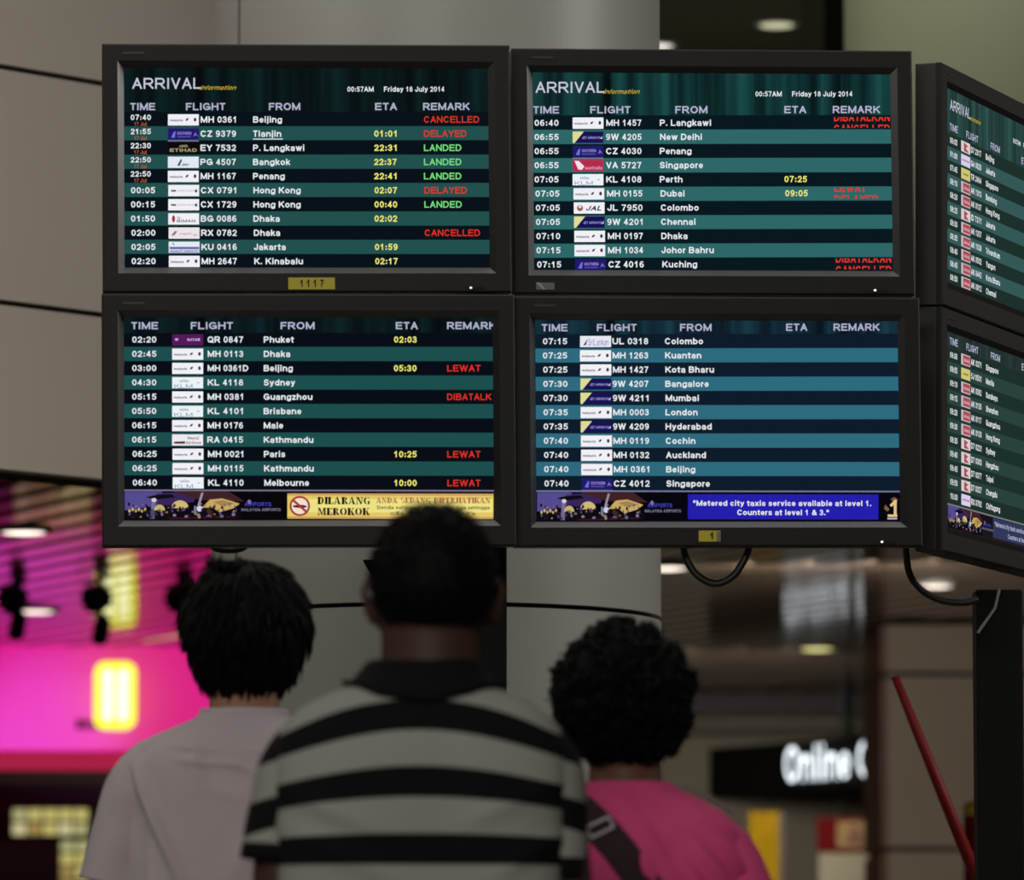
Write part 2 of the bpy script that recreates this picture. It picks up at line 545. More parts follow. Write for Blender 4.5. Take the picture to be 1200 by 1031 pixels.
def glyphs(s, weight=0.2, shear=0.0, res=2):
    """outline polygons of a string; capital height 1"""
    t = weight
    vs, fs = [], []
    x0 = 0.0
    for ch in s:
        if ch == ' ':
            x0 += 0.39
            continue
        adv, strokes = FONT[ch]
        t = weight * (0.86 if ch in '0123456789aegs' else 1)
        sb = 0.075
        w_ = adv - 2 * sb
        for st in strokes:
            pts = [Vector((x0 + sb + t / 2 + px * (w_ - t), t / 2 + py * (1 - t))) for px, py in st]
            q = [pts[0]]
            for p in pts[1:]:
                if (p - q[-1]).length > 1e-4:
                    q.append(p)
            closed = len(q) > 3 and (q[0] - q[-1]).length < 1e-3
            if closed:
                q = q[:-1]
            n = len(q)
            if not closed:
                e = t / 2
                q[0] = q[0] + (q[0] - q[1]).normalized() * e
                q[-1] = q[-1] + (q[-1] - q[-2]).normalized() * e
            b0 = len(vs)
            for i in range(n):
                a = q[(i - 1) % n] if (closed or i > 0) else q[i]
                c = q[(i + 1) % n] if (closed or i < n - 1) else q[i]
                d1 = (q[i] - a).normalized() if (q[i] - a).length > 0 else (c - q[i]).normalized()
                d2 = (c - q[i]).normalized() if (c - q[i]).length > 0 else d1
                d = (d1 + d2)
                d = d.normalized() if d.length > 1e-6 else d1
                k = min(1.6, 1 / max(0.4, d.dot(d1)))
                nn = Vector((-d.y, d.x)) * (t / 2 * k)
                for sg in (1, -1):
                    p = q[i] + nn * sg
                    vs.append((p.x + shear * p.y, p.y))
            for i in range(n if closed else n - 1):
                j = (i + 1) % n
                fs.append((b0 + 2 * i, b0 + 2 * i + 1, b0 + 2 * j + 1, b0 + 2 * j))
        x0 += adv
    return vs, fs


CAP = 1.0


def clip2(vs, fs, x0=None, x1=None, y0=None, y1=None):
    bm = bmesh.new()
    V = [bm.verts.new((x, y, 0)) for x, y in vs]
    for f in fs:
        try:
            bm.faces.new([V[i] for i in f])
        except ValueError:
            pass
    for co, no, use in (((x0, 0, 0), (-1, 0, 0), x0), ((x1, 0, 0), (1, 0, 0), x1), ((0, y0, 0), (0, -1, 0), y0), ((0, y1, 0), (0, 1, 0), y1)):
        if use is None:
            continue
        co = tuple(0 if k is None else k for k in co)
        bmesh.ops.bisect_plane(bm, geom=bm.verts[:] + bm.edges[:] + bm.faces[:], plane_co=co, plane_no=no, clear_outer=True)
    bm.verts.index_update()
    out = [(v.co.x, v.co.y) for v in bm.verts], [[v.index for v in f.verts] for f in bm.faces]
    bm.free()
    return out


# stencil capitals: thick stems and hairlines, unit height, list of (x, y) polygons and a width
def _rect(x0, y0, x1, y1):
    return [(x0, y0), (x1, y0), (x1, y1), (x0, y1)]


def _arc(cx, cy, rx, ry, tx, ty, a0, a1, n=8):
    o = [(cx + rx * math.cos(R(a0 + (a1 - a0) * k / n)), cy + ry * math.sin(R(a0 + (a1 - a0) * k / n))) for k in range(n + 1)]
    i = [(cx + (rx - tx) * math.cos(R(a0 + (a1 - a0) * k / n)), cy + (ry - ty) * math.sin(R(a0 + (a1 - a0) * k / n))) for k in range(n + 1)]
    return o + i[::-1]


def _stem(x, w=0.34):
    return [_rect(x, 0, x + w, 1), _rect(x - 0.07, 0, x + w + 0.05, 0.1), _rect(x - 0.07, 0.9, x + w + 0.05, 1)]


STENCIL = {
    'D': (_stem(0.07) + [_arc(0.4, 0.5, 0.45, 0.5, 0.24, 0.1, -85, 85)], 0.9),
    'I': (_stem(0.07), 0.4),
    'L': (_stem(0.07) + [_rect(0.4, 0, 0.72, 0.1), _rect(0.64, 0, 0.74, 0.38)], 0.78),
    'A': ([[(0.34, 1), (0.5, 1), (0.86, 0), (0.56, 0)], [(0.3, 0.9), (0.36, 0.8), (0.14, 0), (0.04, 0)], _rect(0.2, 0.26, 0.5, 0.35), _rect(0, 0, 0.25, 0.09), _rect(0.48, 0, 0.92, 0.09)], 0.94),
    'R': (_stem(0.07) + [_arc(0.4, 0.75, 0.34, 0.25, 0.22, 0.09, -85, 85), [(0.4, 0.46), (0.62, 0.46), (0.9, 0), (0.62, 0)]], 0.92),
    'N': ([[(0.1, 1), (0.36, 1), (0.82, 0), (0.6, 0)], _rect(0.1, 0, 0.19, 0.85), _rect(0.73, 0.2, 0.82, 1), _rect(0, 0, 0.28, 0.09), _rect(0.64, 0.91, 0.92, 1), _rect(0, 0.91, 0.3, 1)], 0.94),
    'G': ([_arc(0.46, 0.5, 0.42, 0.5, 0.25, 0.1, 100, 260), _arc(0.5, 0.5, 0.36, 0.5, 0.1, 0.1, 30, 82), _rect(0.6, 0, 0.82, 0.42), _rect(0.52, 0.36, 0.9, 0.44), _rect(0.5, 0, 0.62, 0.1)], 0.92),
    'M': ([_rect(0.1, 0, 0.19, 1), [(0.1, 1), (0.34, 1), (0.62, 0.1), (0.5, 0)], [(0.84, 1), (0.74, 1), (0.52, 0.1), (0.6, 0.05)], _rect(0.8, 0, 1.04, 1), _rect(0, 0, 0.28, 0.09), _rect(0.72, 0, 1.1, 0.09), _rect(0, 0.91, 0.3, 1), _rect(0.76, 0.91, 1.1, 1)], 1.12),
    'E': (_stem(0.07) + [_rect(0.4, 0, 0.7, 0.1), _rect(0.4, 0.9, 0.7, 1), _rect(0.4, 0.46, 0.58, 0.54), _rect(0.64, 0, 0.73, 0.34), _rect(0.64, 0.68, 0.73, 1)], 0.78),
    'O': ([_arc(0.44, 0.5, 0.42, 0.5, 0.26, 0.1, 98, 262), _arc(0.5, 0.5, 0.42, 0.5, 0.26, 0.1, -82, 82)], 0.95),
    'K': (_stem(0.07) + [[(0.42, 0.45), (0.5, 0.5), (0.86, 1), (0.74, 1)], [(0.44, 0.55), (0.6, 0.68), (0.94, 0), (0.64, 0)], _rect(0.62, 0.92, 0.94, 1), _rect(0.56, 0, 1.0, 0.09)], 0.98),
    'S': ([_arc(0.4, 0.74, 0.34, 0.26, 0.2, 0.1, 60, 250), _arc(0.4, 0.26, 0.34, 0.26, 0.2, 0.1, -120, 75)], 0.78),
    'P': (_stem(0.07) + [_arc(0.4, 0.73, 0.38, 0.27, 0.24, 0.09, -85, 85)], 0.82),
    'B': (_stem(0.07) + [_arc(0.4, 0.75, 0.34, 0.25, 0.22, 0.09, -85, 85), _arc(0.4, 0.26, 0.4, 0.26, 0.24, 0.09, -85, 85)], 0.86),
    'H': (_stem(0.07) + _stem(0.6) + [_rect(0.3, 0.45, 0.6, 0.54)], 0.96),
    'T': (_stem(0.26) + [_rect(0, 0.9, 0.8, 1), _rect(0, 0.66, 0.09, 1), _rect(0.71, 0.66, 0.8, 1)], 0.84),
    ' ': ([], 0.45),
}

# ------------------------------------------------------------------ monitors
MW, MH, SW, SH = 0.79, 0.483, 0.708, 0.391
REC = 0.012
DEPTH = 0.057


class Screen:
    """Draws a display image; coordinates are those of the photograph, mapped
    by the four corners of the lit area onto the panel of SW x SH metres."""

    def __init__(self, corners, szoff, rec=REC):
        self.rec = rec
        self.c = corners
        self.mb = MB()
        self.sz = szoff

    def uv(self, x, y):
        (ax, ay), (bx, by), (cx, cy), (dx, dy) = self.c
        u = v = 0.5
        for _ in range(6):
            xl, xr = ax + (dx - ax) * v, bx + (cx - bx) * v
            u = (x - xl) / (xr - xl)
            yt, yb = ay + (by - ay) * u, dy + (cy - dy) * u
            v = (y - yt) / (yb - yt)
        return u, v

    def pt(self, x, y, lay):
        u, v = self.uv(x, y)
        u = min(1, max(0, u))
        v = min(1, max(0, v))
        return ((u - 0.5) * SW, self.rec - 0.0003 - 0.0002 * lay, (0.5 - v) * SH + self.sz)

    def quad(self, x0, y0, x1, y1, m, lay=1):
        self.mb.add([self.pt(x0, y1, lay), self.pt(x1, y1, lay), self.pt(x1, y0, lay), self.pt(x0, y0, lay)], [(0, 1, 2, 3)], m)

    def poly(self, pts, m, lay=3):
        self.mb.add([self.pt(x, y, lay) for x, y in pts], [tuple(range(len(pts)))[::-1]], m)

    def strip(self, pts, m, lay=3):
        """outline made of an outer run followed by the inner run reversed"""
        n = len(pts) // 2
        o, i = pts[:n], pts[n:][::-1]
        vs = [self.pt(x, y, lay) for x, y in o] + [self.pt(x, y, lay) for x, y in i]
        self.mb.add(vs, [(k, k + 1, n + k + 1, n + k) for k in range(n - 1)], m)

    def ell(self, cx, cy, rx, ry, m, lay=3, n=14, a0=0, a1=360):
        self.poly([(cx + rx * math.cos(R(a0 + (a1 - a0) * k / n)), cy - ry * math.sin(R(a0 + (a1 - a0) * k / n))) for k in range(n + (0 if a1 - a0 == 360 else 1))], m, lay)

    def text(self, s, x, y, cap, m, width=None, sx=None, bold=0.191, shear=0.0, lay=4, clip=None, res=2, right=None, centre=False):
        """left edge x, vertical centre of the capitals y, capital height cap (pixels)"""
        vs, fs = glyphs(s, bold, shear, res)
        if not vs:
            return
        mn = min(p[0] for p in vs)
        mx = max(p[0] for p in vs)
        ky = cap / CAP
        kx = width / (mx - mn) if width else ky * (sx or 0.93)
        if right is not None:
            x = right - (mx - mn) * kx
        if centre:
            x -= (mx - mn) * kx / 2
        if clip:  # in pixels: x0, x1, y0, y1
            c = [None if q is None else q for q in clip]
            vs, fs = clip2(vs, fs,
                           None if c[0] is None else (c[0] - x) / kx + mn, None if c[1] is None else (c[1] - x) / kx + mn,
                           None if c[3] is None else (y + cap / 2 - c[3]) / ky, None if c[2] is None else (y + cap / 2 - c[2]) / ky)
        self.mb.add([self.pt(x + (p[0] - mn) * kx, y + cap / 2 - p[1] * ky, lay) for p in vs], [tuple(f) for f in fs], m)

    def stencil(self, s, x, y, cap, width, m, lay=4):
        tot = sum(STENCIL[c][1] for c in s) + 0.04 * (len(s) - 1)
        k = width / tot
        for c in s:
            polys, wd_ = STENCIL[c]
            for p in polys:
                q = [(x + a * k, y + cap / 2 - bb * cap) for a, bb in p]
                if len(q) > 4:
                    self.strip(q, m, lay)
                else:
                    self.poly(q[::-1], m, lay)
            x += (wd_ + 0.04) * k


WHITE = pix((232, 236, 240))
HEADC = pix((176, 178, 205))
YEL = pix((238, 236, 120))
RED = pix((222, 52, 40))
GRN = pix((120, 226, 128))
ORG = pix((186, 92, 44))
LOGOW = pix((240, 240, 246))
GREY = pix((96, 98, 108))
DGREY = pix((52, 54, 60))
NAVY = pix((26, 20, 92))


def curtain_mat(name, dark, light):
    m = bpy.data.materials.new(name)
    m.use_nodes = True
    nt = m.node_tree
    nt.nodes.remove(nt.nodes['Principled BSDF'])
    e = nt.nodes.new('ShaderNodeEmission')
    tc = nt.nodes.new('ShaderNodeTexCoord')
    mp = nt.nodes.new('ShaderNodeMapping')
    mp.inputs['Scale'].default_value = (26, 0.01, 0.6)
    n = nt.nodes.new('ShaderNodeTexNoise')
    n.inputs['Scale'].default_value = 1.0
    n.inputs['Detail'].default_value = 3
    rp = nt.nodes.new('ShaderNodeValToRGB')
    rp.color_ramp.elements[0].position = 0.36
    rp.color_ramp.elements[1].position = 0.68
    rp.color_ramp.elements[0].color = L(dark)
    rp.color_ramp.elements[1].color = L(light)
    nt.links.new(tc.outputs['Object'], mp.inputs['Vector'])
    nt.links.new(mp.outputs[0], n.inputs['Vector'])
    nt.links.new(n.outputs['Fac'], rp.inputs['Fac'])
    nt.links.new(rp.outputs['Color'], e.inputs['Color'])
    nt.links.new(e.outputs[0], nt.nodes['Material Output'].inputs['Surface'])
    m.cycles.emission_sampling = 'NONE'
    return m


def logo(S, kind, x0, y0, x1, y1):
    """airline marks as small as they show in the photograph"""
    W, H = x1 - x0, y1 - y0

    def X(u):
        return x0 + W * u

    def Y(v):
        return y0 + H * v

    if kind == 'M':
        S.quad(x0, y0, x1, y1, LOGOW, 2)
        S.text('malaysia', X(0.06), Y(0.53), H * 0.2, GREY, W * 0.42, bold=0.24)
        S.poly([(X(0.56), Y(0.6)), (X(0.6), Y(0.38)), (X(0.68), Y(0.34)), (X(0.64), Y(0.56))], DGREY)
        S.ell(X(0.88), Y(0.48), W * 0.045, H * 0.17, DGREY)
    elif kind == 'C':
        S.quad(x0, y0, x1, y1, pix((34, 26, 104)), 2)
        S.quad(x0, y1 + 0.6, x1, y1 + 2.2, pix((120, 112, 140)), 2)
        S.poly([(X(0.1), Y(0.8)), (X(0.2), Y(0.28)), (X(0.25), Y(0.28)), (X(0.22), Y(0.84))], pix((110, 110, 220)))
        S.text('SOUTHERN', X(0.3), Y(0.44), H * 0.26, pix((150, 140, 215)), W * 0.46)
        S.quad(X(0.3), Y(0.68), X(0.74), Y(0.8), pix((84, 72, 170)), 3)
        S.poly([(X(0.82), Y(0.74)), (X(0.88), Y(0.34)), (X(0.98), Y(0.74)), (X(0.9), Y(0.6))], pix((120, 110, 190)))
    elif kind == 'E':
        S.quad(x0, y0, x1, y1, pix((14, 12, 8)), 2)
        S.text('ETIHAD', X(0.06), Y(0.68), H * 0.3, pix((170, 156, 118)), W * 0.88, bold=0.208)
        S.poly([(X(0.34), Y(0.42)), (X(0.4), Y(0.24)), (X(0.62), Y(0.2)), (X(0.66), Y(0.42))], pix((128, 122, 96)))
    elif kind == 'P':
        S.quad(x0, y0, x1, y1, pix((226, 232, 244)), 2)
        S.poly([(X(0.3), Y(0.8)), (X(0.42), Y(0.2)), (X(0.46), Y(0.3)), (X(0.38), Y(0.82))], pix((70, 78, 96)))
        S.poly([(X(0.42), Y(0.82)), (X(0.5), Y(0.58)), (X(0.72), Y(0.66)), (X(0.62), Y(0.82))], pix((160, 166, 182)))
    elif kind == 'X':
        S.quad(x0, y0, x1, y1, LOGOW, 2)
        S.poly([(X(0.08), Y(0.44)), (X(0.24), Y(0.44)), (X(0.26), Y(0.6)), (X(0.1), Y(0.6))], pix((96, 92, 104)))
        S.text('CATHAY PACIFIC', X(0.29), Y(0.52), H * 0.18, pix((186, 170, 186)), W * 0.56)
        S.ell(X(0.9), Y(0.53), W * 0.04, H * 0.14, DGREY)
    elif kind == 'B':
        S.quad(x0, y0, x1, y1, LOGOW, 2)
        S.ell(X(0.17), Y(0.5), W * 0.05, H * 0.32, pix((150, 50, 52)))
        S.text('The', X(0.28), Y(0.4), H * 0.18, DGREY, W * 0.12)
        S.text('BIMAN', X(0.28), Y(0.68), H * 0.26, pix((96, 92, 96)), W * 0.6, bold=0.174)
    elif kind == 'R':
        S.quad(x0, y0, x1, y1, pix((236, 228, 232)), 2)
        S.poly([(X(0.08), Y(0.72)), (X(0.2), Y(0.32)), (X(0.28), Y(0.36)), (X(0.18), Y(0.72))], pix((132, 124, 124)))
        S.text('regent', X(0.36), Y(0.54), H * 0.2, pix((176, 168, 172)), W * 0.38)
        S.ell(X(0.86), Y(0.6), W * 0.08, H * 0.16, pix((200, 190, 194)), a0=180, a1=360)
    elif kind == 'K':
        S.quad(x0, y0, x1, y1, pix((206, 208, 236)), 2)
        S.quad(x0, y0, x1, Y(0.44), pix((228, 232, 246)), 3)
        S.poly([(X(0.1), Y(0.12)), (X(0.16), Y(0.1)), (X(0.2), Y(0.32)), (X(0.14), Y(0.28))], pix((96, 98, 140)))
        S.quad(X(0.04), Y(0.48), X(0.98), Y(0.66), pix((92, 92, 160)), 3)
        S.text('KUWAIT AIRWAYS', X(0.06), Y(0.87), H * 0.2, pix((112, 104, 158)), W * 0.88)
    elif kind == 'Q':
        S.quad(x0, y0, x1, y1, pix((82, 26, 92)), 2)
        S.ell(X(0.14), Y(0.46), W * 0.06, H * 0.12, pix((200, 150, 206)))
        S.text('QATAR', X(0.48), Y(0.48), H * 0.24, pix((216, 180, 222)), W * 0.42, bold=0.208)
    elif kind == 'L':
        S.quad(x0, y0, x1, y1, pix((236, 242, 246)), 2)
        S.text('KLM', X(0.06), Y(0.8), H * 0.36, pix((136, 154, 188)), W * 0.6, bold=0.132)
        for q in range(5):
            S.ell(X(0.26 + q * 0.06), Y(0.26 + abs(q - 2) * 0.04), W * 0.022, H * 0.06, pix((164, 170, 196)))
        S.quad(X(0.24), Y(0.36), X(0.54), Y(0.44), pix((170, 176, 200)), 3)
        S.ell(X(0.84), Y(0.5), W * 0.05, H * 0.05, pix((176, 180, 190)))
    elif kind == 'N':
        S.quad(x0, y0, x1, y1, pix((238, 234, 238)), 2)
        S.poly([(X(0.06), Y(0.66)), (X(0.42), Y(0.62)), (X(0.42), Y(0.84)), (X(0.06), Y(0.84))], pix((84, 34, 42)))
        S.text('Nepal', X(0.5), Y(0.32), H * 0.26, pix((110, 110, 130)), W * 0.36)
        S.text('Airlines', X(0.44), Y(0.74), H * 0.26, pix((110, 110, 130)), W * 0.5)
    elif kind == 'J':
        S.quad(x0, y0, x1, y1, pix((24, 18, 84)), 2)
        S.poly([(X(0), Y(0)), (X(0.36), Y(0)), (X(0.06), Y(1)), (X(0), Y(1))], pix((222, 218, 150)))
        S.text('JET AIRWAYS', X(0.3), Y(0.54), H * 0.22, pix((150, 146, 206)), W * 0.6)
        S.poly([(X(0.88), Y(0.62)), (X(0.97), Y(0.4)), (X(0.96), Y(0.66))], pix((190, 186, 220)))
    elif kind == 'V':
        S.quad(x0, y0, x1, y1, pix((176, 44, 78)), 2)
        S.poly([(X(0.06), Y(0.08)), (X(0.2), Y(0.1)), (X(0.38), Y(0.58)), (X(0.3), Y(0.88)), (X(0.18), Y(0.84))], pix((244, 224, 232)))
        S.text('australia', X(0.4), Y(0.7), H * 0.3, pix((240, 150, 184)), W * 0.56)
    elif kind == 'A':
        S.quad(x0, y0, x1, y1, LOGOW, 2)
        S.ell(X(0.2), Y(0.5), W * 0.1, H * 0.28, pix((150, 90, 84)))
        S.ell(X(0.2), Y(0.38), W * 0.05, H * 0.14, pix((236, 222, 222)), 4)
        S.text('JAL', X(0.4), Y(0.52), H * 0.42, pix((34, 28, 36)), W * 0.5, bold=0.208, shear=0.3)
    elif kind == 'S':
        S.quad(x0, y0, x1, y1, pix((232, 232, 244)), 2)
        S.poly([(X(0.1), Y(0.86)), (X(0.18), Y(0.5)), (X(0.24), Y(0.22)), (X(0.2), Y(0.8))], pix((70, 66, 96)))
        S.text('SriLankan', X(0.26), Y(0.56), H * 0.6, pix((132, 136, 184)), W * 0.66, bold=0.14)
    elif kind == 'r':
        S.quad(x0, y0, x1, y1, pix((198, 184, 190)), 2)
        S.quad(X(0.2), Y(0.1), X(0.95), Y(0.9), pix((170, 74, 84)), 3)
        S.text('AirAsia', X(0.28), Y(0.52), H * 0.3, pix((226, 190, 194)), W * 0.6)
    elif kind == 'y':
        S.quad(x0, y0, x1, y1, pix((206, 196, 120)), 2)
        S.quad(X(0.2), Y(0.44), X(0.8), Y(0.6), pix((150, 136, 60)), 3)
    elif kind == 'z':
        S.quad(x0, y0, x1, y1, pix((214, 204, 204)), 2)
        S.poly([(X(0.3), Y(0.1)), (X(0.75), Y(0.3)), (X(0.5), Y(0.55)), (X(0.85), Y(0.9)), (X(0.3), Y(0.9))], pix((176, 76, 84)))
    elif kind == 'w':
        S.quad(x0, y0, x1, y1, pix((216, 206, 232)), 2)
        S.quad(X(0.1), Y(0.42), X(0.9), Y(0.58), pix((176, 140, 190)), 3)


def banner(S, x0, y0, x1, y1):
    """night picture of lit terminal roofs, width about 185 pixels"""
    W, H = x1 - x0, y1 - y0

    def X(u):
        return x0 + W * u

    def Y(v):
        return y0 + H * v

    S.quad(x0, y0, x1, y1, pix((8, 6, 14)), 2)
    S.poly([(X(0), Y(0)), (X(0.24), Y(0)), (X(0.2), Y(0.5)), (X(0), Y(0.66))], pix((84, 74, 142)), 3)
    S.poly([(X(0.2), Y(0.06)), (X(0.46), Y(0)), (X(0.44), Y(0.36)), (X(0.18), Y(0.56))], pix((56, 36, 86)), 3)
    S.poly([(X(0.3), Y(0)), (X(0.66), Y(0)), (X(0.76), Y(0.34)), (X(0.48), Y(0.3)), (X(0.42), Y(0.2))], pix((64, 34, 38)), 4)
    S.poly([(X(0.13), Y(0.2)), (X(0.2), Y(0.12)), (X(0.3), Y(0.1)), (X(0.32), Y(0.2)), (X(0.2), Y(0.28))], pix((16, 12, 24)), 4)
    S.poly([(X(0), Y(0.72)), (X(0.2), Y(0.6)), (X(0.46), Y(0.66)), (X(0.74), Y(0.7)), (X(0.74), Y(1)), (X(0), Y(1))], pix((14, 10, 18)), 4)
    S.poly([(X(0.56), Y(0.36)), (X(0.62), Y(0.3)), (X(0.7), Y(0.42)), (X(0.62), Y(0.52))], pix((160, 130, 78)), 6)
    S.poly([(X(0.172), Y(0.3)), (X(0.196), Y(0.3)), (X(0.19), Y(0.95)), (X(0.16), Y(0.95))], pix((120, 108, 150)), 4)
    S.ell(X(0.185), Y(0.3), W * 0.016, H * 0.07, pix((214, 204, 210)), 5)
    tan = pix((198, 168, 96))
    S.ell(X(0.35), Y(0.58), W * 0.055, H * 0.27, pix((206, 184, 120)), 5, a0=0, a1=180)
    S.ell(X(0.22), Y(0.66), W * 0.035, H * 0.2, pix((196, 178, 110)), 5, a0=0, a1=180)
    S.poly([(X(0.49), Y(0.56)), (X(0.54), Y(0.28)), (X(0.62), Y(0.24)), (X(0.73), Y(0.42)), (X(0.69), Y(0.58)), (X(0.6), Y(0.72)), (X(0.56), Y(0.56))], tan, 5)
    S.poly([(X(0.5), Y(0.56)), (X(0.53), Y(0.58)), (X(0.58), Y(0.8)), (X(0.54), Y(0.86))], pix((60, 42, 30)), 6)
    S.poly([(X(0.485), Y(0.04)), (X(0.5), Y(0.04)), (X(0.475), Y(0.5)), (X(0.46), Y(0.5))], pix((150, 140, 170)), 6)
    S.ell(X(0.475), Y(0.6), W * 0.02, H * 0.1, pix((206, 206, 236)), 6)
    S.quad(X(0.44), Y(0.5), X(0.452), Y(0.8), pix((120, 130, 170)), 5)
    for q in range(6):
        S.ell(X(0.03 + q * 0.02), Y(0.68 - (q % 2) * 0.05), W * 0.008, H * 0.06, pix((200, 176, 110)), 5, 8)
    for q in range(7):
        S.ell(X(0.24 + q * 0.075), Y(0.8 + (q % 3) * 0.03), W * 0.012, H * 0.05, pix((130, 120, 160)), 5, 8)
    S.poly([(X(0.27), Y(0.92)), (X(0.7), Y(0.84)), (X(0.72), Y(0.9)), (X(0.3), Y(0.97))], pix((74, 20, 36)), 4)
    rn = random.Random(5)
    for q in range(90):
        u, v = rn.uniform(0.02, 0.72), rn.uniform(0.42, 0.9)
        rgb = rn.choice([(14, 10, 18), (14, 10, 18), (30, 22, 30), (90, 80, 120), (52, 40, 62), (150, 130, 100)])
        S.ell(X(u), Y(v), W * rn.uniform(0.003, 0.011), H * rn.uniform(0.02, 0.07), pix(rgb), 7, 6)
    for q in range(9):
        u = 0.06 + 0.07 * q
        S.poly([(X(u), Y(0.62)), (X(u + 0.012), Y(0.62)), (X(u + 0.02), Y(0.92)), (X(u + 0.004), Y(0.92))], pix((20, 14, 24)), 5)
    S.text('AIRPORTS', X(0.76), Y(0.44), H * 0.14, pix((62, 62, 176)), W * 0.17, bold=0.191)
    S.text('MALAYSIA AIRPORTS', X(0.74), Y(0.63), H * 0.1, pix((126, 124, 150)), W * 0.25, bold=0.174)
    S.ell(X(0.79), Y(0.36), W * 0.012, H * 0.08, pix((120, 110, 160)), 5)


SCREENS = {}


def board(S, rows, ys, stripes, pal, cols, hdr, top, full):
    """rows of a flight board. pal = (dark, teal, curtain material)"""
    dark, teal, cur = pal
    (ax, ay), (bx, by), (cx, cy), (dx, dy) = S.c
    S.quad(ax - 9, ay - 9, bx + 9, cy + 9, dark, 0)
    S.quad(ax - 9, ay - 9, bx + 9, top, cur, 1)
    for (y0, y1) in stripes:
        S.quad(ax - 9, y0, bx + 9, y1, teal, 1)
    for s, x, wd_ in hdr[1]:
        S.text(s, x, hdr[0], 8.6, HEADC, wd_, bold=0.185, clip=(None, bx - 0.3, None, None))
    for i, r in enumerate(rows):
        y = ys + i * full
        t, lg, fl, fr = r[:4]
        eta = r[4] if len(r) > 4 else ''
        rem = r[5] if len(r) > 5 else ''
        rx = r[6] if len(r) > 6 else 0
        if t.endswith('*'):
            S.text(t[:-1], cols[0], y - 2.6, 6.4, WHITE, 23.5, bold=0.191)
            S.text('17 Jul', cols[0] + 4, y + 5.2, 4.4, ORG, 14.5, bold=0.174)
        else:
            S.text(t, cols[0] + rx, y, 7.2, WHITE, 28, bold=0.19)
        logo(S, lg, cols[1] + rx, y - 6.3, cols[1] + 36 + rx, y + 7)
        S.text(fl, cols[2] + rx, y, 7.4, WHITE, 41.5 * len(fl) / 7, bold=0.19)
        S.text(fr, cols[3] + rx, y, 7.4, WHITE, bold=0.19, sx=1.02)
        if eta:
            S.text(eta, cols[4] + rx, y, 7.4, YEL, 26.5, bold=0.2)
        if rem:
            c = {'L': GRN, 'C': RED, 'D': RED}.get(rem[0], RED)
            if rem in ('LEWAT', 'DIBATALKAN'):
                c = RED
            if rem.startswith('~'):
                a, bb = rem[1:].split('/')
                k = {'DIBATALKAN': 66, 'LEWAT': 37}[a]
                k2 = {'CANCELLED': 66, 'DELAYED': 52}[bb]
                S.text(a, cols[5] + rx, y - 6.2, 9.4, RED, k, bold=0.2, clip=(None, bx + 6, y - 6.4, None))
                S.text(bb, cols[5] + rx, y + 7.2, 9.4, RED, k2, bold=0.191, clip=(None, bx + 6, None, y + 6.2))
            else:
                kw = {'CANCELLED': 65, 'DELAYED': 50, 'LANDED': 44, 'LEWAT': 39, 'DIBATALKAN': 67}[rem]
                S.text(rem, cols[5] + rx, y, 7.8, c, kw, bold=0.166, clip=(None, bx - 0.5, None, None))


def arrival_title(S, x, y, clock_x, clock_y, wd_=81):
    S.text('ARRIVAL', x, y, 13, pix((196, 198, 214)), wd_, bold=0.147)
    S.text('information', x + wd_ - 2, y + 5, 5.2, pix((196, 170, 52)), 43, bold=0.15, shear=0.55)
    S.text('00:57AM', clock_x, clock_y, 6.0, WHITE, 31, bold=0.183)
    S.text('Friday 18 July 2014', clock_x + 43, clock_y, 6.0, WHITE, 71, bold=0.183)


# upper left board
S = Screen([(144.3, 77.6), (572.4, 79.3), (574.5, 315), (145.5, 315)], 0.0022)
pal = (pix((9, 18, 24)), pix((33, 80, 78)), curtain_mat('curtain_dark', (7, 11, 15), (14, 36, 36)))
board(S, [('07:40*', 'M', 'MH 0361', 'Beijing', '', 'CANCELLED'), ('21:55*', 'C', 'CZ 9379', 'Tianjin', '01:01', 'DELAYED'),
          ('22:30*', 'E', 'EY 7532', 'P. Langkawi', '22:31', 'LANDED'), ('22:50*', 'P', 'PG 4507', 'Bangkok', '22:37', 'LANDED'),
          ('22:50*', 'M', 'MH 1167', 'Penang', '22:41', 'LANDED'), ('00:05', 'X', 'CX 0791', 'Hong Kong', '02:07', 'DELAYED', 0.5),
          ('00:15', 'X', 'CX 1729', 'Hong Kong', '00:40', 'LANDED', 0.5), ('01:50', 'B', 'BG 0086', 'Dhaka', '02:02', '', 0.5),
          ('02:00', 'R', 'RX 0782', 'Dhaka', '', 'CANCELLED', 1), ('02:05', 'K', 'KU 0416', 'Jakarta', '01:59', '', 1),
          ('02:20', 'M', 'MH 2647', 'K. Kinabalu', '02:17', '', 1.3)],
      139.8, [(147.7, 164.2), (181.3, 198), (214.6, 231.3), (248.2, 265), (281.6, 298.3)], pal,
      (153, 196.5, 234.5, 296, 438, 496.5), (124.5, [('TIME', 152.5, 29), ('FLIGHT', 217.5, 46), ('FROM', 314.5, 37), ('ETA', 439, 26), ('REMARK', 495.5, 55)]), 131, 16.7)
arrival_title(S, 154.5, 97, 406.5, 104)
S.quad(296, 162.4, 331, 163.4, WHITE, 4)
SCREENS['ul'] = S

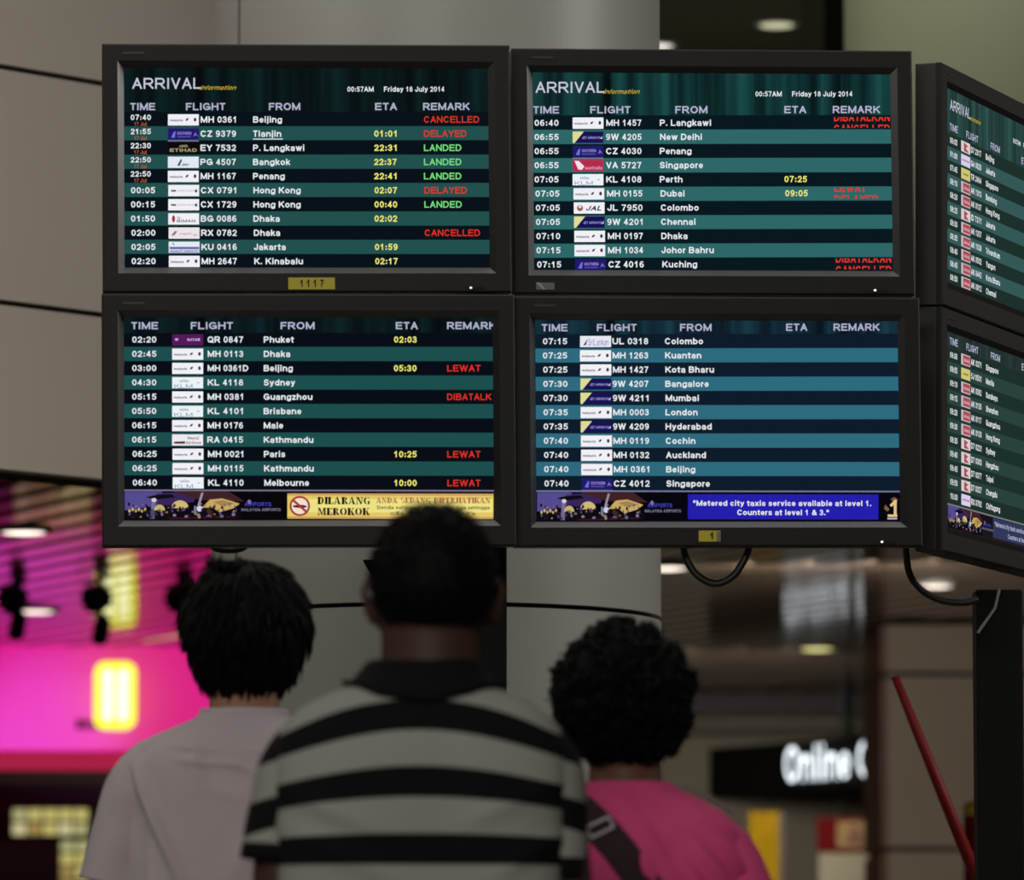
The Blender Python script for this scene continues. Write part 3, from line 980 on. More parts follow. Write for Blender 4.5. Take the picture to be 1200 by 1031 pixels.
# upper right board
S = Screen([(623.7, 83.6), (1044, 86.6), (1048.8, 319), (625.5, 316.8)], 0.0014)
pal = (pix((9, 24, 31)), pix((45, 103, 104)), curtain_mat('curtain_bright', (6, 14, 18), (26, 74, 72)))
board(S, [('06:40', 'M', 'MH 1457', 'P. Langkawi', '', '~DIBATALKAN/CANCELLED'), ('06:55', 'J', '9W 4205', 'New Delhi'), ('06:55', 'C', 'CZ 4030', 'Penang'),
          ('06:55', 'V', 'VA 5727', 'Singapore'), ('07:05', 'L', 'KL 4108', 'Perth', '07:25'), ('07:05', 'M', 'MH 0155', 'Dubai', '09:05', '~LEWAT/DELAYED', 1),
          ('07:05', 'A', 'JL 7950', 'Colombo', '', '', 1.4), ('07:05', 'J', '9W 4201', 'Chennai', '', '', 1.6), ('07:10', 'M', 'MH 0197', 'Dhaka', '', '', 2),
          ('07:15', 'M', 'MH 1034', 'Johor Bahru', '', '', 2.2), ('07:15', 'C', 'CZ 4016', 'Kuching', '', '~DIBATALKAN/CANCELLED', 3)],
      143.8, [(151.8, 168.7), (185.2, 202.3), (219, 235.6), (252.4, 268.8), (285.6, 302)], pal,
      (626.5, 671, 710, 773, 919.5, 977.5), (128.5, [('TIME', 625, 30), ('FLIGHT', 691.5, 47), ('FROM', 791, 38), ('ETA', 919, 26), ('REMARK', 976, 56)]), 135, 16.62)
arrival_title(S, 627.5, 102, 885, 110)
SCREENS['ur'] = S

# lower left board
S = Screen([(144.8, 369), (575.9, 369.7), (579, 611), (145.5, 612.6)], 0.0034)
pal = (pix((9, 14, 22)), pix((28, 78, 78)), curtain_mat('curtain_low', (7, 10, 16), (14, 36, 38)))
board(S, [('02:20', 'Q', 'QR 0847', 'Phuket', '02:03'), ('02:45', 'M', 'MH 0113', 'Dhaka'), ('03:00', 'M', 'MH 0361D', 'Beijing', '05:30', 'LEWAT'),
          ('04:30', 'L', 'KL 4118', 'Sydney'), ('05:15', 'M', 'MH 0381', 'Guangzhou', '', 'DIBATALKAN'), ('05:50', 'L', 'KL 4101', 'Brisbane'),
          ('06:15', 'M', 'MH 0176', 'Male'), ('06:15', 'N', 'RA 0415', 'Kathmandu'), ('06:25', 'M', 'MH 0021', 'Paris', '10:25', 'LEWAT', 0.5),
          ('06:25', 'M', 'MH 0115', 'Kathmandu', '', '', 0.5), ('06:40', 'L', 'KL 4110', 'Melbourne', '10:00', 'LEWAT', 0.8)],
      396.6, [(405.2, 422.2), (439.3, 456.2), (473.2, 490.2), (507.2, 524.2), (541.4, 558.3)], pal,
      (155, 201.5, 242.5, 308, 460, 522.5), (380, [('TIME', 154, 31), ('FLIGHT', 223, 49), ('FROM', 327.5, 40), ('ETA', 462, 26), ('REMARK', 522, 58)]), 388.6, 17.03)
S.quad(140, 575.2, 585, 577, pix((120, 112, 134)), 2)
S.quad(140, 577, 585, 620, pix((9, 7, 10)), 2)
banner(S, 146.5, 577.5, 330, 611.5)
S.quad(336, 579.5, 577.5, 609.5, pix((204, 160, 92)), 3)
S.quad(336, 582, 577.5, 607, pix((226, 200, 104)), 4)
S.quad(350, 586, 577, 602, pix((236, 224, 130)), 5)
S.ell(350.5, 594.5, 12, 12, pix((170, 52, 50)), 6, 28)
S.ell(350.5, 594.5, 9.6, 9.6, pix((240, 222, 206)), 7, 28)
S.poly([(342.5, 593.8), (352, 593), (358.5, 594.2), (358.5, 596), (352, 597), (343, 596)][::-1], pix((40, 30, 36)), 8)
S.poly([(341.5, 588.5), (343.5, 586.5), (359.5, 600.5), (357.5, 602.5)][::-1], pix((170, 52, 50)), 9)
S.stencil('DILARANG', 371, 588, 8.6, 62, pix((26, 18, 16)), 7)
S.stencil('MEROKOK', 371.5, 601, 8.6, 61, pix((26, 18, 16)), 7)
S.stencil('ANDA SEDANG DIPERHATIKAN', 440, 587.5, 6.6, 134, pix((178, 104, 84)), 7)
S.text('Denda sehingga', 441, 596, 3.9, pix((96, 82, 50)), 50, bold=0.191, lay=7)
S.text('atau penjara juga sehingga', 496, 596, 3.9, pix((96, 82, 50)), 77, bold=0.191, lay=7)
S.text('dua tahun', 456, 602.6, 3.9, pix((150, 130, 80)), 100, bold=0.174, lay=7)
SCREENS['ll'] = S

# lower right board
S = Screen([(627.9, 372.9), (1050.9, 375), (1055, 612.3), (630.4, 613.2)], 0.0019)
pal = (pix((14, 28, 42)), pix((46, 106, 126)), curtain_mat('curtain_blue', (9, 13, 24), (24, 58, 70)))
board(S, [('07:15', 'S', 'UL 0318', 'Colombo'), ('07:25', 'M', 'MH 1263', 'Kuantan'), ('07:25', 'M', 'MH 1427', 'Kota Bharu', '', '', 0.4),
          ('07:30', 'J', '9W 4207', 'Bangalore', '', '', 0.6), ('07:30', 'J', '9W 4211', 'Mumbai', '', '', 0.8), ('07:35', 'M', 'MH 0003', 'London', '', '', 1),
          ('07:35', 'J', '9W 4209', 'Hyderabad', '', '', 1.2), ('07:40', 'M', 'MH 0119', 'Cochin', '', '', 1.4), ('07:40', 'M', 'MH 0132', 'Auckland', '', '', 1.7),
          ('07:40', 'M', 'MH 0361', 'Beijing', '', '', 2), ('07:40', 'C', 'CZ 4012', 'Singapore', '', '', 2.3)],
      398.8, [(407.3, 424), (441, 457.7), (474.6, 491.3), (508.2, 525), (541.8, 558.4)], pal,
      (637.5, 680.5, 718, 779, 0, 0), (382.6, [('TIME', 636, 30), ('FLIGHT', 700, 46), ('FROM', 796.5, 37), ('ETA', 920, 25), ('REMARK', 975.5, 54)]), 390.3, 16.86)
S.quad(620, 575.6, 1060, 577.4, pix((112, 118, 150)), 2)
S.quad(620, 577.4, 1060, 620, pix((7, 6, 14)), 2)
banner(S, 631.5, 578, 800, 612.5)
S.quad(806.5, 580, 1029, 609.5, pix((36, 30, 172)), 3)
S.text('"Metered city taxis service available at level 1.', 812.5, 590.5, 6.4, WHITE, 208, bold=0.191, lay=5)
S.text('Counters at level 1 & 3."', 864, 601.3, 6.4, WHITE, 107, bold=0.191, lay=5)
S.text('1', 1042, 596, 19, pix((226, 192, 130)), 9, bold=0.191, lay=5)
S.quad(1040, 603.5, 1051, 606.5, pix((226, 192, 130)), 5)
S.poly([(1037, 592), (1042, 597), (1040, 600), (1035.5, 597)][::-1], pix((120, 92, 60)), 4)
S.poly([(1048, 583), (1052, 586), (1047, 590), (1043, 585)][::-1], pix((110, 84, 56)), 4)
S.quad(1039.5, 607.5, 1051, 609.3, pix((190, 180, 190)), 5)
SCREENS['lr'] = S


def side_board(upper):
    """boards of the turned stack, drawn on a plain 430 x 237 sheet"""
    S = Screen([(0, 0), (430, 0), (430, 237), (0, 237)], 0.002, 0.0038)
    off = 54 if upper else 19
    step = 16.6 if upper else 17
    pal = (pix((30, 48, 44)), pix((52, 88, 86) if upper else (42, 66, 60)), curtain_mat('curtain_side_%s' % ('upper' if upper else 'lower'), (28, 46, 44), (48, 84, 80)) if upper else
           curtain_mat('curtain_side_lower', (30, 44, 42), (42, 58, 56)))
    if upper:
        rows = [('00:05', 'z', 'D7 2317', 'Beijing'), ('01:00', 'w', 'GA 0820', 'Jakarta'), ('07:45', 'y', 'TR 2464', 'Singapore'), ('08:10', 'r', 'AK 1313', 'Bandung'),
                ('08:20', 'r', 'AK 0137', 'Hong Kong'), ('08:25', 'z', 'ID 7371', 'Jakarta'), ('08:30', 'r', 'AK 1357', 'Jakarta'), ('08:35', 'r', 'AK 1028', 'Trivandrum'),
                ('08:40', 'r', 'AK 0502', 'Yangon'), ('08:45', 'r', 'AK 6442', 'Kota Bharu'), ('08:50', 'r', 'AK 0012', 'Chennai')]
    else:
        rows = [('09:00', 'r', 'AK 0371', 'Singapore'), ('09:05', 'y', '5J 0501', 'Manila'), ('09:10', 'r', 'AK 0362', 'Surabaya'), ('09:15', 'r', 'AK 0135', 'Shenzhen'),
                ('09:20', 'r', 'AK 0117', 'Guangzhou'), ('09:30', 'r', 'AK 0133', 'Hong Kong'), ('09:35', 'z', 'D7 0221', 'Sydney'), ('09:40', 'z', 'D7 0303', 'Hangzhou'),
                ('09:45', 'z', 'D7 0377', 'Taipei'), ('09:50', 'z', 'D7 0327', 'Chengdu'), ('10:00', 'w', 'RX 0782', 'Chittagong')]
    st = [(off + step * (2 * k + 1), off + step * (2 * k + 2)) for k in range(5)]
    board(S, rows, off + step / 2, st, pal, (10, 54, 92, 152, 300, 360),
          (off - 8, [('TIME', 9, 31), ('FLIGHT', 74, 47), ('FROM', 172, 38), ('ETA', 300, 26), ('REMARK', 358, 56)]), off, step)
    if upper:
        arrival_title(S, 10, 19, 265, 26)
    else:
        S.quad(-5, 207, 440, 209, pix((116, 120, 120)), 2)
        S.quad(-5, 209, 440, 245, pix((36, 32, 32)), 2)
        banner(S, 2, 209, 184, 236)
        S.quad(180, 210, 405, 234, pix((50, 56, 92)), 3)
        S.text('"Metered city taxis service available at level 1.', 186, 217, 6, pix((176, 184, 206)), 210, bold=0.191, lay=5)
        S.text('Counters at level 1 & 3."', 240, 228, 6, pix((176, 184, 206)), 108, bold=0.191, lay=5)
    return S


SCREENS['side_u'] = side_board(True)
SCREENS['side_l'] = side_board(False)

M_LED = glow('standby_light', (230, 240, 230), 2.5)
M_TAGY = mat('yellow_tag', (196, 178, 46), 0.6)
M_TAGT = mat('tag_print', (40, 32, 10), 0.7)
M_TAGG = mat('grey_tag', (120, 116, 108), 0.6)
M_LIP = mat('bezel_lip', (20, 20, 20), 0.28, spec=0.9)


def monitor(label, loc, rot, S, tags=()):
    t = thing('flight_information_monitor', label, 'monitor', loc, rot, None)
    sz = S.sz
    # rounded-edge outer case
    m = MB()
    m.box((0, 0.007 + DEPTH / 2, 0), (MW, DEPTH - 0.014, MH), M_CASE)
    m.box((0, DEPTH + 0.012, 0), (MW * 0.6, 0.03, MH * 0.6), M_CASE)
    for k in range(9):
        m.box((-0.16 + k * 0.04, DEPTH + 0.028, 0.06), (0.012, 0.004, 0.12), M_GAP)
    m.build('casing', t, bevel=0.004)
    # front frame: flat border, then a chamfer sinking to the panel
    m = MB()
    rings = [((MW / 2, MH / 2, -MH / 2), 0.0145), ((MW / 2, MH / 2, -MH / 2), 0.003), ((MW / 2 - 0.003, MH / 2 - 0.003, -MH / 2 + 0.003), 0.0)]
    vs, fs = [], []
    q = 0.0112
    for (hx, zt, zb), y in rings + [((SW / 2 + q, sz + SH / 2 + q, sz - SH / 2 - q), 0.0)]:
        vs += [(-hx, y, zt), (hx, y, zt), (hx, y, zb), (-hx, y, zb)]
    for r_ in range(3):
        for k in range(4):
            fs.append((r_ * 4 + k, r_ * 4 + (k + 1) % 4, r_ * 4 + 4 + (k + 1) % 4, r_ * 4 + 4 + k))
    m.add(vs, fs, M_BEZEL)
    bz = m.build('bezel', t)
    m = MB()
    vs = []
    for hx, zt, zb, y in ((SW / 2 + q, sz + SH / 2 + q, sz - SH / 2 - q, 0.0), (SW / 2 - 0.001, sz + SH / 2 - 0.001, sz - SH / 2 + 0.001, S.rec - 0.0005)):
        vs += [(-hx, y, zt), (hx, y, zt), (hx, y, zb), (-hx, y, zb)]
    m.add(vs, [(k, (k + 1) % 4, 4 + (k + 1) % 4, 4 + k) for k in range(4)], M_LIP)
    m.build('screen_surround', t)
    S.mb.build('screen', t, fix=False)
    # standby light and its button at the lower right
    m = MB()
    zc = -MH / 2 + 0.0085
    m.box((MW / 2 - 0.07, -0.001, zc), (0.03, 0.003, 0.005), M_GAP)
    m.box((MW / 2 - 0.080, -0.003, zc), (0.004, 0.003, 0.003), M_LED)
    m.build('power_light', bz)
    m = MB()
    m.box((-MW / 2 + 0.06, -0.0006, MH / 2 - 0.018), (0.042, 0.0016, 0.004), M_CASE)
    m.build('maker_plate', bz)
    for (kind, cx_, wd_, ht, zz) in tags:
        m = MB()
        m.box((cx_, -0.001, zz), (wd_, 0.002, ht), M_TAGG if kind == 'grey' else M_TAGY)
        if kind == '1117':
            vs, fs = glyphs('1 1 1 7', 0.24)
            mx = max(v[0] for v in vs)
            kx = wd_ * 0.52 / mx
            m.add([(cx_ - wd_ * 0.26 + v[0] * kx, -0.0024, zz - ht * 0.3 + v[1] / CAP * ht * 0.62) for v in vs], fs, M_TAGT)
        elif kind == 'torn':
            vs, fs = glyphs('1', 0.26)
            m.add([(cx_ - wd_ * 0.02 + v[0] * 0.014, -0.0024, zz - ht * 0.3 + v[1] * ht * 0.62) for v in vs], fs, M_TAGT)
            m.box((cx_ + wd_ * 0.42, -0.0016, zz - ht * 0.05), (wd_ * 0.18, 0.002, ht * 0.9), M_TAGG)
        else:
            m.add([(cx_ - wd_ / 2, -0.0024, zz + ht * .5), (cx_ - wd_ * 0.1, -0.0024, zz - ht * .5), (cx_, -0.0024, zz - ht * .5), (cx_ - wd_ * 0.3, -0.0024, zz + ht * .5)], [(0, 1, 2, 3)], mat('light_tag_print', (180, 176, 166), 0.6))
        o = m.build('asset_tag', bz)
        o['label'] = {'1117': 'yellow tag printed 1117', 'torn': 'torn yellow tag with grey end', 'grey': 'small grey sticker'}[kind]
    return t


def pose(p, r, y):
    # yaw * pitch * roll, as the fit was made
    return (Matrix.Rotation(R(y), 3, 'Z') @ Matrix.Rotation(R(p), 3, 'X') @ Matrix.Rotation(R(r), 3, 'Y')).to_euler()


monitor('upper left arrivals monitor with a yellow 1117 tag under its screen', (-0.3959, 10.888, 2.6253), pose(1.05, -0.62, 4.77), SCREENS['ul'],
        [('1117', 0.007, 0.09, 0.023, -MH / 2 + 0.017)])
monitor('upper right arrivals monitor of the front four with a small grey sticker under its screen', (0.3945, 11.0133, 2.6373), pose(0.59, -0.49, 5.05), SCREENS['ur'],
        [('grey', -MW / 2 + 0.062, 0.036, 0.014, -MH / 2 + 0.015)])
monitor('lower left arrivals monitor showing the yellow no smoking banner', (-0.3864, 10.7993, 2.1264), pose(1.32, -0.56, 5.12), SCREENS['ll'])
monitor('lower right arrivals monitor showing the blue city taxis notice', (0.3985, 10.9059, 2.1347), pose(1.22, -0.52, 5.6), SCREENS['lr'],
        [('torn', -0.02, 0.042, 0.021, -MH / 2 + 0.02)])
# the stack turned away at the right: front left corners
SY = R(67.7)
ax_ = Vector((math.cos(SY), math.sin(SY), 0))
for key, py0, lab in (('side_u', 214.5, 'upper monitor of the stack turned away at the frame edge'), ('side_l', 501.5, 'lower monitor of the turned stack showing a faint blue notice bar')):
    c = P(1104.5, py0, 11.12) + ax_ * (MW / 2)
    monitor(lab, c, (R(0.4), 0, SY), SCREENS[key])

# ------------------------------------------------------------------ posts and cables
t = thing('monitor_stand', 'black square post and brace carrying the four front monitors', 'stand', (P(567, 700, 11.16).x, 11.16, 0))
m = MB()
m.box((0, 0, 1.42), (0.09, 0.09, 2.84), M_BLACK)
m.build('post', t, bevel=0.004)
m = MB()
m.box((0, 0, 0.012), (0.6, 0.6, 0.024), M_BLACK)
m.build('base_plate', t, bevel=0.004)
m = MB()
xl = (425 - 567) / FPX * 11.16
m.prism([(xl, 1.886), (xl + 0.05, 1.886), (-0.045, 1.62), (-0.045, 1.55)], -0.03, 0.03, M_BLACK)
m.build('brace', t)

t = thing('monitor_stand', 'black post carrying the turned stack of monitors by the red barrier arm', 'stand', (P(1169.5, 800, 11.6).x, 11.6, 0))
m = MB()
m.box((0, 0, 0.93), (0.095, 0.095, 1.86), M_BLACK)
m.build('post', t, bevel=0.004)
m = MB()
m.box((0, 0, 0.012), (0.6, 0.6, 0.024), M_BLACK)
m.build('base_plate', t, bevel=0.004)
m = MB()
m.tube([(-0.045, -0.06, 1.77), (-0.01, -0.06, 1.82), (0.0, -0.06, 1.86)], 0.004, mat('steel_stay', (110, 110, 108), 0.3, 0.8), 6)
m.build('stay', t)


def cable(label, px, Y, rad):
    m = MB()
    pts = [P(x, y, Y) for x, y in px]
    out = []
    n = len(pts)
    for i in range(n - 1):
        p0, p1, p2, p3 = pts[max(i - 1, 0)], pts[i], pts[i + 1], pts[min(i + 2, n - 1)]
        for k in range(6):
            u = k / 6
            out.append(0.5 * ((2 * p1) + (p2 - p0) * u + (2 * p0 - 5 * p1 + 4 * p2 - p3) * u * u + (3 * p1 - p0 - 3 * p2 + p3) * u ** 3))
    out.append(pts[-1])
    m.tube(out, rad, M_RUBBER, 8)
    o = m.build('cable', smooth=True)
    return tag(o, label, 'cable')


cable('black cable hanging in a loop under the lower right front monitor', [(800, 630), (803, 650), (815, 672), (837, 684), (858, 676), (871, 658), (878, 640), (880, 630)], 10.98, 0.0072)
cable('black cable looping from the front monitors to the turned stack post', [(1062, 630), (1062, 650), (1067, 675), (1082, 693), (1105, 704), (1130, 706), (1146, 702)], 11.3, 0.0068)
cable('short black cable sagging under the lower left front monitor', [(243, 634), (252, 643), (268, 645.5), (284, 643), (294, 634)], 10.9, 0.005)

# ------------------------------------------------------------------ lamps in the ceilings
M_LENS = glow('downlight_lens', (255, 240, 222), 2.4, True)
M_RIM = mat('downlight_rim', (170, 165, 155), 0.4)


def downlight(px, py, zc, r, label, k=None):
    Y = 20.0
    for _ in range(30):
        Y += (P(px, py, Y).z - zc) / ((zc - CAMZ) / Y) * -1 * -1 if False else 0
        # distance at which the ray reaches the ceiling
        z1 = P(px, py, 1.0).z - CAMZ
        Y = (zc - CAMZ) / z1
        break
    x = P(px, py, Y).x
    t = thing('ceiling_light', label, 'ceiling light', (x, Y, zc))
    m = MB()
    m.lathe([(r + 0.02, 0.0), (r + 0.02, -0.008), (r, -0.012), (r * 0.98, 0.0)], (0, 0, 0), M_RIM, 28)
    rim_ = m.build('rim', t, smooth=False)
    m = MB()
    m.lathe([(r * 0.96, -0.002), (r * 0.9, -0.010), (r * 0.6, -0.014), (r * 0.2, -0.016)], (0, 0, 0), k or M_LENS, 28)
    m.build('lens', rim_, smooth=True)
    return t


downlight(28, 621, CZ, 0.085, 'round ceiling light above the track rail beside the bulkhead edge')
downlight(42, 714, CZ, 0.085, 'round ceiling light just above the pink sign')
downlight(781, 663, CZ, 0.085, 'round ceiling light half hidden by the column edge')
downlight(957, 758, CZ, 0.085, 'warm ceiling light far back above the Online sign', glow('warm_lens', (235, 228, 150), 2.0, True))
downlight(1097, 684, CZ, 0.07, 'round ceiling light behind the loop of cable at the turned stack')
downlight(910, 27, 5.2, 0.075, 'ceiling light on the dark upper ceiling above the upper right monitor', glow('dim_lens', (200, 200, 165), 1.2, True))
downlight(770, 52, 5.2, 0.07, 'ceiling light beside the column top just over the monitor edge', glow('bright_lens', (240, 236, 222), 1.6, True))

# ------------------------------------------------------------------ pink sign and track lights, far left
FY = 27.1
t = thing('fascia_sign', 'glowing pink illuminated fascia over the dark shopfront', 'sign', (P(60, 880, FY).x, FY, P(60, 880, FY).z), (0, 0, R(6)))
fw = (P(262, 800, FY).x - P(-330, 800, FY).x)
x0 = P(-330, 800, FY).x - P(60, 800, FY).x
fh = P(0, 757, FY).z - P(0, 880, FY).z
m = MB()


def fascia_mat():
    mm = bpy.data.materials.new('pink_lit_panel')
    mm.use_nodes = True
    b_ = mm.node_tree.nodes['Principled BSDF']
    b_.inputs['Base Color'].default_value = (0.36, 0.14, 0.45, 1)
    b_.inputs['Roughness'].default_value = 0.5
    b_.inputs['Emission Color'].default_value = (0.66, 0.0, 0.2, 1)
    b_.inputs['Emission Strength'].default_value = 1.0
    return mm


m.box((x0 + fw / 2, 0, fh / 2), (fw, 0.12, fh), fascia_mat())
m.build('lit_panel', t, bevel=0.01)
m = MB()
m.box((x0 + fw / 2, 0.02, -0.045), (fw, 0.16, 0.085), glow('red_trim_painted_glow', (176, 34, 70), 0.9, True))  # light from the panel on this trim is put in as its own glow
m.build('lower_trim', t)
m = MB()
for k, (px, ww) in enumerate(((91, 0.03), (100, 0.04), (111, 0.035), (120, 0.03))):
    m.box((P(px, 850, FY).x - P(60, 850, FY).x, -0.066, 0.125), (ww, 0.006, 0.05), mat('pink_lettering', (150, 10, 90), 0.5))
m.build('lettering', t)

c = P(135, 815, FY - 0.2)
t = thing('light_box', 'bright yellow rounded light box in front of the pink sign', 'sign', c, (0, 0, R(6)))
hw, hh, rr = 0.098, 0.158, 0.05


def rrect(hw, hh, rr, n=6):
    pts = []
    for cx_, cz_, a0 in ((hw - rr, hh - rr, 0), (-hw + rr, hh - rr, 90), (-hw + rr, -hh + rr, 180), (hw - rr, -hh + rr, 270)):
        for k in range(n + 1):
            a = R(a0 + 90 * k / n)
            pts.append((cx_ + rr * math.cos(a), cz_ + rr * math.sin(a)))
    return pts


m = MB()
m.prism(rrect(hw, hh, rr), -0.04, 0.05, glow('yellow_box_body', (226, 232, 36), 1.6, True))
m.build('box_body', t)
m = MB()
for k in (-1, 1):
    m.prism([(x + k * 0.036, z) for x, z in rrect(0.028, 0.125, 0.026)], -0.055, -0.041, glow('box_tube', (255, 253, 190), 1.9, True))
m.build('lit_tube', t)

# suspended track with three spotlights
t = thing('track_rail', 'thin black lighting track under the pink lit ceiling', 'track light', (0, 0, 0))
TY = 24.0
pa, pb = P(-60, 676, TY), P(262, 676, TY)
m = MB()
m.tube([pa, pb], 0.016, M_BLACK, 6)
m.build('rail', t)
for q in (0.1, 0.62, 0.95):
    m = MB()
    p = pa.lerp(pb, q)
    m.tube([p, (p.x, p.y, CZ + 0.005)], 0.006, M_BLACK, 6)
    m.build('hanger', t)


def spot(px, py, label, hang, head):
    p = P(px, 676, TY) - Vector((0, 0, 0.055))
    t = thing('track_spotlight', label, 'spotlight', p, (0, 0, R(20)), 'spotlights on the track')
    m = MB()
    m.box((0, 0, 0.0), (0.06, 0.05, 0.07), M_BLACK)
    m.build('adapter', t, bevel=0.005)
    m = MB()
    m.tube([(0, 0, -0.03), (0.01, 0, -hang)], 0.014, M_BLACK, 6)
    arm_ = m.build('arm', t)
    m = MB()
    m.lathe([(head * 0.7, 0.06), (head, 0.04), (head, -0.05), (head * 0.8, -0.06)], (0.012, 0, -hang - 0.02), M_BLACK, 18, (R(35), 0, 0))
    m.build('lamp_head', arm_)
    m = MB()
    m.lathe([(0.05, 0.06), (0.062, 0.03), (0.062, -0.03), (0.04, -0.05)], (-0.01, 0, -0.035), M_BLACK, 16, (R(80), 0, 0))
    m.build('transformer', t)


spot(18, 690, 'black track spotlight beside the frame edge over the pink sign', 0.13, 0.035)
spot(116, 690, 'black track spotlight above the yellow light box', 0.15, 0.035)
spot(214, 690, 'black track spotlight beside the black-haired person in the grey T-shirt', 0.1, 0.035)

# lit shop displays under the pink sign
def lit_board(label, x0, y0, x1, y1, Y, cols, k):
    a, bq = P(x0, y0, Y), P(x1, y1, Y)
    t = thing('lit_menu_board', label, 'display board', ((a.x + bq.x) / 2, Y, bq.z))
    wd_, ht = bq.x - a.x, a.z - bq.z
    m = MB()
    m.box((0, 0.03, ht / 2), (wd_, 0.06, ht), mat('board_case', (60, 54, 30), 0.6))
    m.build('case', t)
    m = MB()
    nx, nz = cols
    for i in range(nx):
        for j in range(nz):
            rgb = random.choice([(214, 200, 120), (190, 188, 130), (222, 214, 160), (176, 150, 90)])
            m.box((-wd_ / 2 + wd_ * (i + 0.5) / nx, -0.004, ht * (j + 0.5) / nz), (wd_ / nx * 0.88, 0.008, ht / nz * 0.8), glow('menu_%d_%d_%d' % rgb, rgb, k))
    m.build('lit_panel', t)
    return t


lit_board('wide lit yellow board under the pink sign', 14, 946, 104, 980, 28.5, (5, 2), 0.75)
lit_board('narrow lit yellow board below the wide lit one', 70, 984, 106, 1060, 28.4, (2, 5), 0.7)
t = thing('cash_desk_screen', 'dark boxy screen in front of the lit yellow boards', 'screen', (P(28, 1080, 27.8).x, 27.8, 0))
ztop = P(0, 984, 27.8).z
m = MB()
m.box((0, 0, ztop - 0.17), (0.32, 0.06, 0.34), mat('dark_screen_case', (34, 30, 32), 0.6))
m.build('screen_case', t, bevel=0.01)
m = MB()
m.tube([(0, 0.05, 0), (0, 0.05, ztop - 0.2)], 0.025, M_BLACK, 10)
m.build('pole', t)
m = MB()
m.lathe([(0.16, 0), (0.16, 0.015), (0.03, 0.03)], (0, 0.05, 0), M_BLACK, 24)
m.build('base', t)

# ------------------------------------------------------------------ far right: sign, posters, barrier
c = P(936, 897, 30.0)
sd = Vector((0.5, -0.866, 0))
t = thing('shop_sign', 'black hanging shop sign with white lit letters Online', 'sign', c, (0, 0, math.atan2(sd.y, sd.x)))
m = MB()
m.box((0.06, 0.06, 0), (1.9, 0.12, 0.26), mat('sign_box_black', (14, 13, 12), 0.7, spec=0.1))
m.build('sign_box', t, bevel=0.006)
m = MB()
vs, fs = glyphs('Online C', 0.15)
mx, mn = max(v[0] for v in vs), min(v[0] for v in vs)
kx = 1.0 / (mx - mn)
M_SIGNW = glow('sign_letter_white', (236, 244, 250), 2.1, True)
off = -0.085
n = len(vs)
vv = [(off + (v[0] - mn) * kx, -0.03, -0.085 + v[1] / CAP * 0.185) for v in vs]
vv = [(off + (a - off) * 0.81, b_, c_) for a, b_, c_ in vv]
m.add(vv, fs, M_SIGNW)
m.build('lettering', t, fix=False)
for s in (0.4,):
    m = MB()
    m.tube([(s, 0.06, 0.12), (s, 0.06, CZ + 0.005 - c.z)], 0.012, M_BLACK, 6)
    m.build('hanger', t)

t = thing('yellow_banner', 'tall yellow banner stand beyond the woman in pink', 'banner', (P(893, 1000, 28.8).x, 28.8, 0))
zt = P(0, 951, 28.8).z
m = MB()
m.box((0.01, 0, zt / 2 + 0.03), (0.15, 0.02, zt - 0.06), mat('banner_yellow', (136, 104, 2), 0.85, spec=0.1, vary=(6, 8)))
m.build('banner_sheet', t)
m = MB()
m.box((0.1, 0, zt / 2), (0.03, 0.04, zt), mat('banner_brown_pole', (60, 42, 26), 0.6))
m.build('side_pole', t)
m = MB()
m.box((0, 0, 0.015), (0.3, 0.24, 0.03), M_BLACK)
m.build('base', t)

t = thing('poster_stand', 'red topped cream poster stand left of the beige pier', 'poster stand', (P(990, 1000, 28.6).x, 28.6, 0))
zt = P(0, 958, 28.6).z
zm = P(0, 998, 28.6).z
m = MB()
m.box((0, 0, (zt + zm) / 2), (0.28, 0.06, zt - zm), mat('poster_red', (80, 4, 6), 0.85, spec=0.1))
m.box((0.05, -0.033, (zt + zm) / 2 + 0.0), (0.18, 0.008, (zt - zm) * 0.78), mat('poster_cream', (128, 104, 70), 0.85, spec=0.1))
h = (zt - zm) * 0.25
zz = (zt + zm) / 2
m.prism([(0.0, zz - h), (0.1, zz - h), (0.06, zz + h), (0.04, zz + h)], -0.044, -0.038, mat('poster_brown', (96, 50, 28), 0.6))
m.build('header', t)
m = MB()
m.box((0, 0.0, zm / 2), (0.26, 0.05, zm - 0.02), mat('poster_board', (124, 116, 92), 0.6))
m.box((-0.02, -0.028, zm * 0.72), (0.14, 0.004, zm * 0.2), mat('poster_white', (150, 144, 128), 0.6))
m.build('board', t)

t = thing('thin_pole', 'thin grey pole standing in front of the far shop wall', 'pole', (P(987, 900, 30.5).x, 30.5, 0))
m = MB()
m.tube([(0, 0, 0.0), (0, 0, CZ)], 0.02, mat('dark_pole', (52, 50, 42), 0.5), 10)
m.build('shaft', t)
m = MB()
m.lathe([(0.07, 0), (0.07, 0.01), (0.025, 0.02)], (0, 0, 0), M_BLACK, 20)
m.build('flange', t)

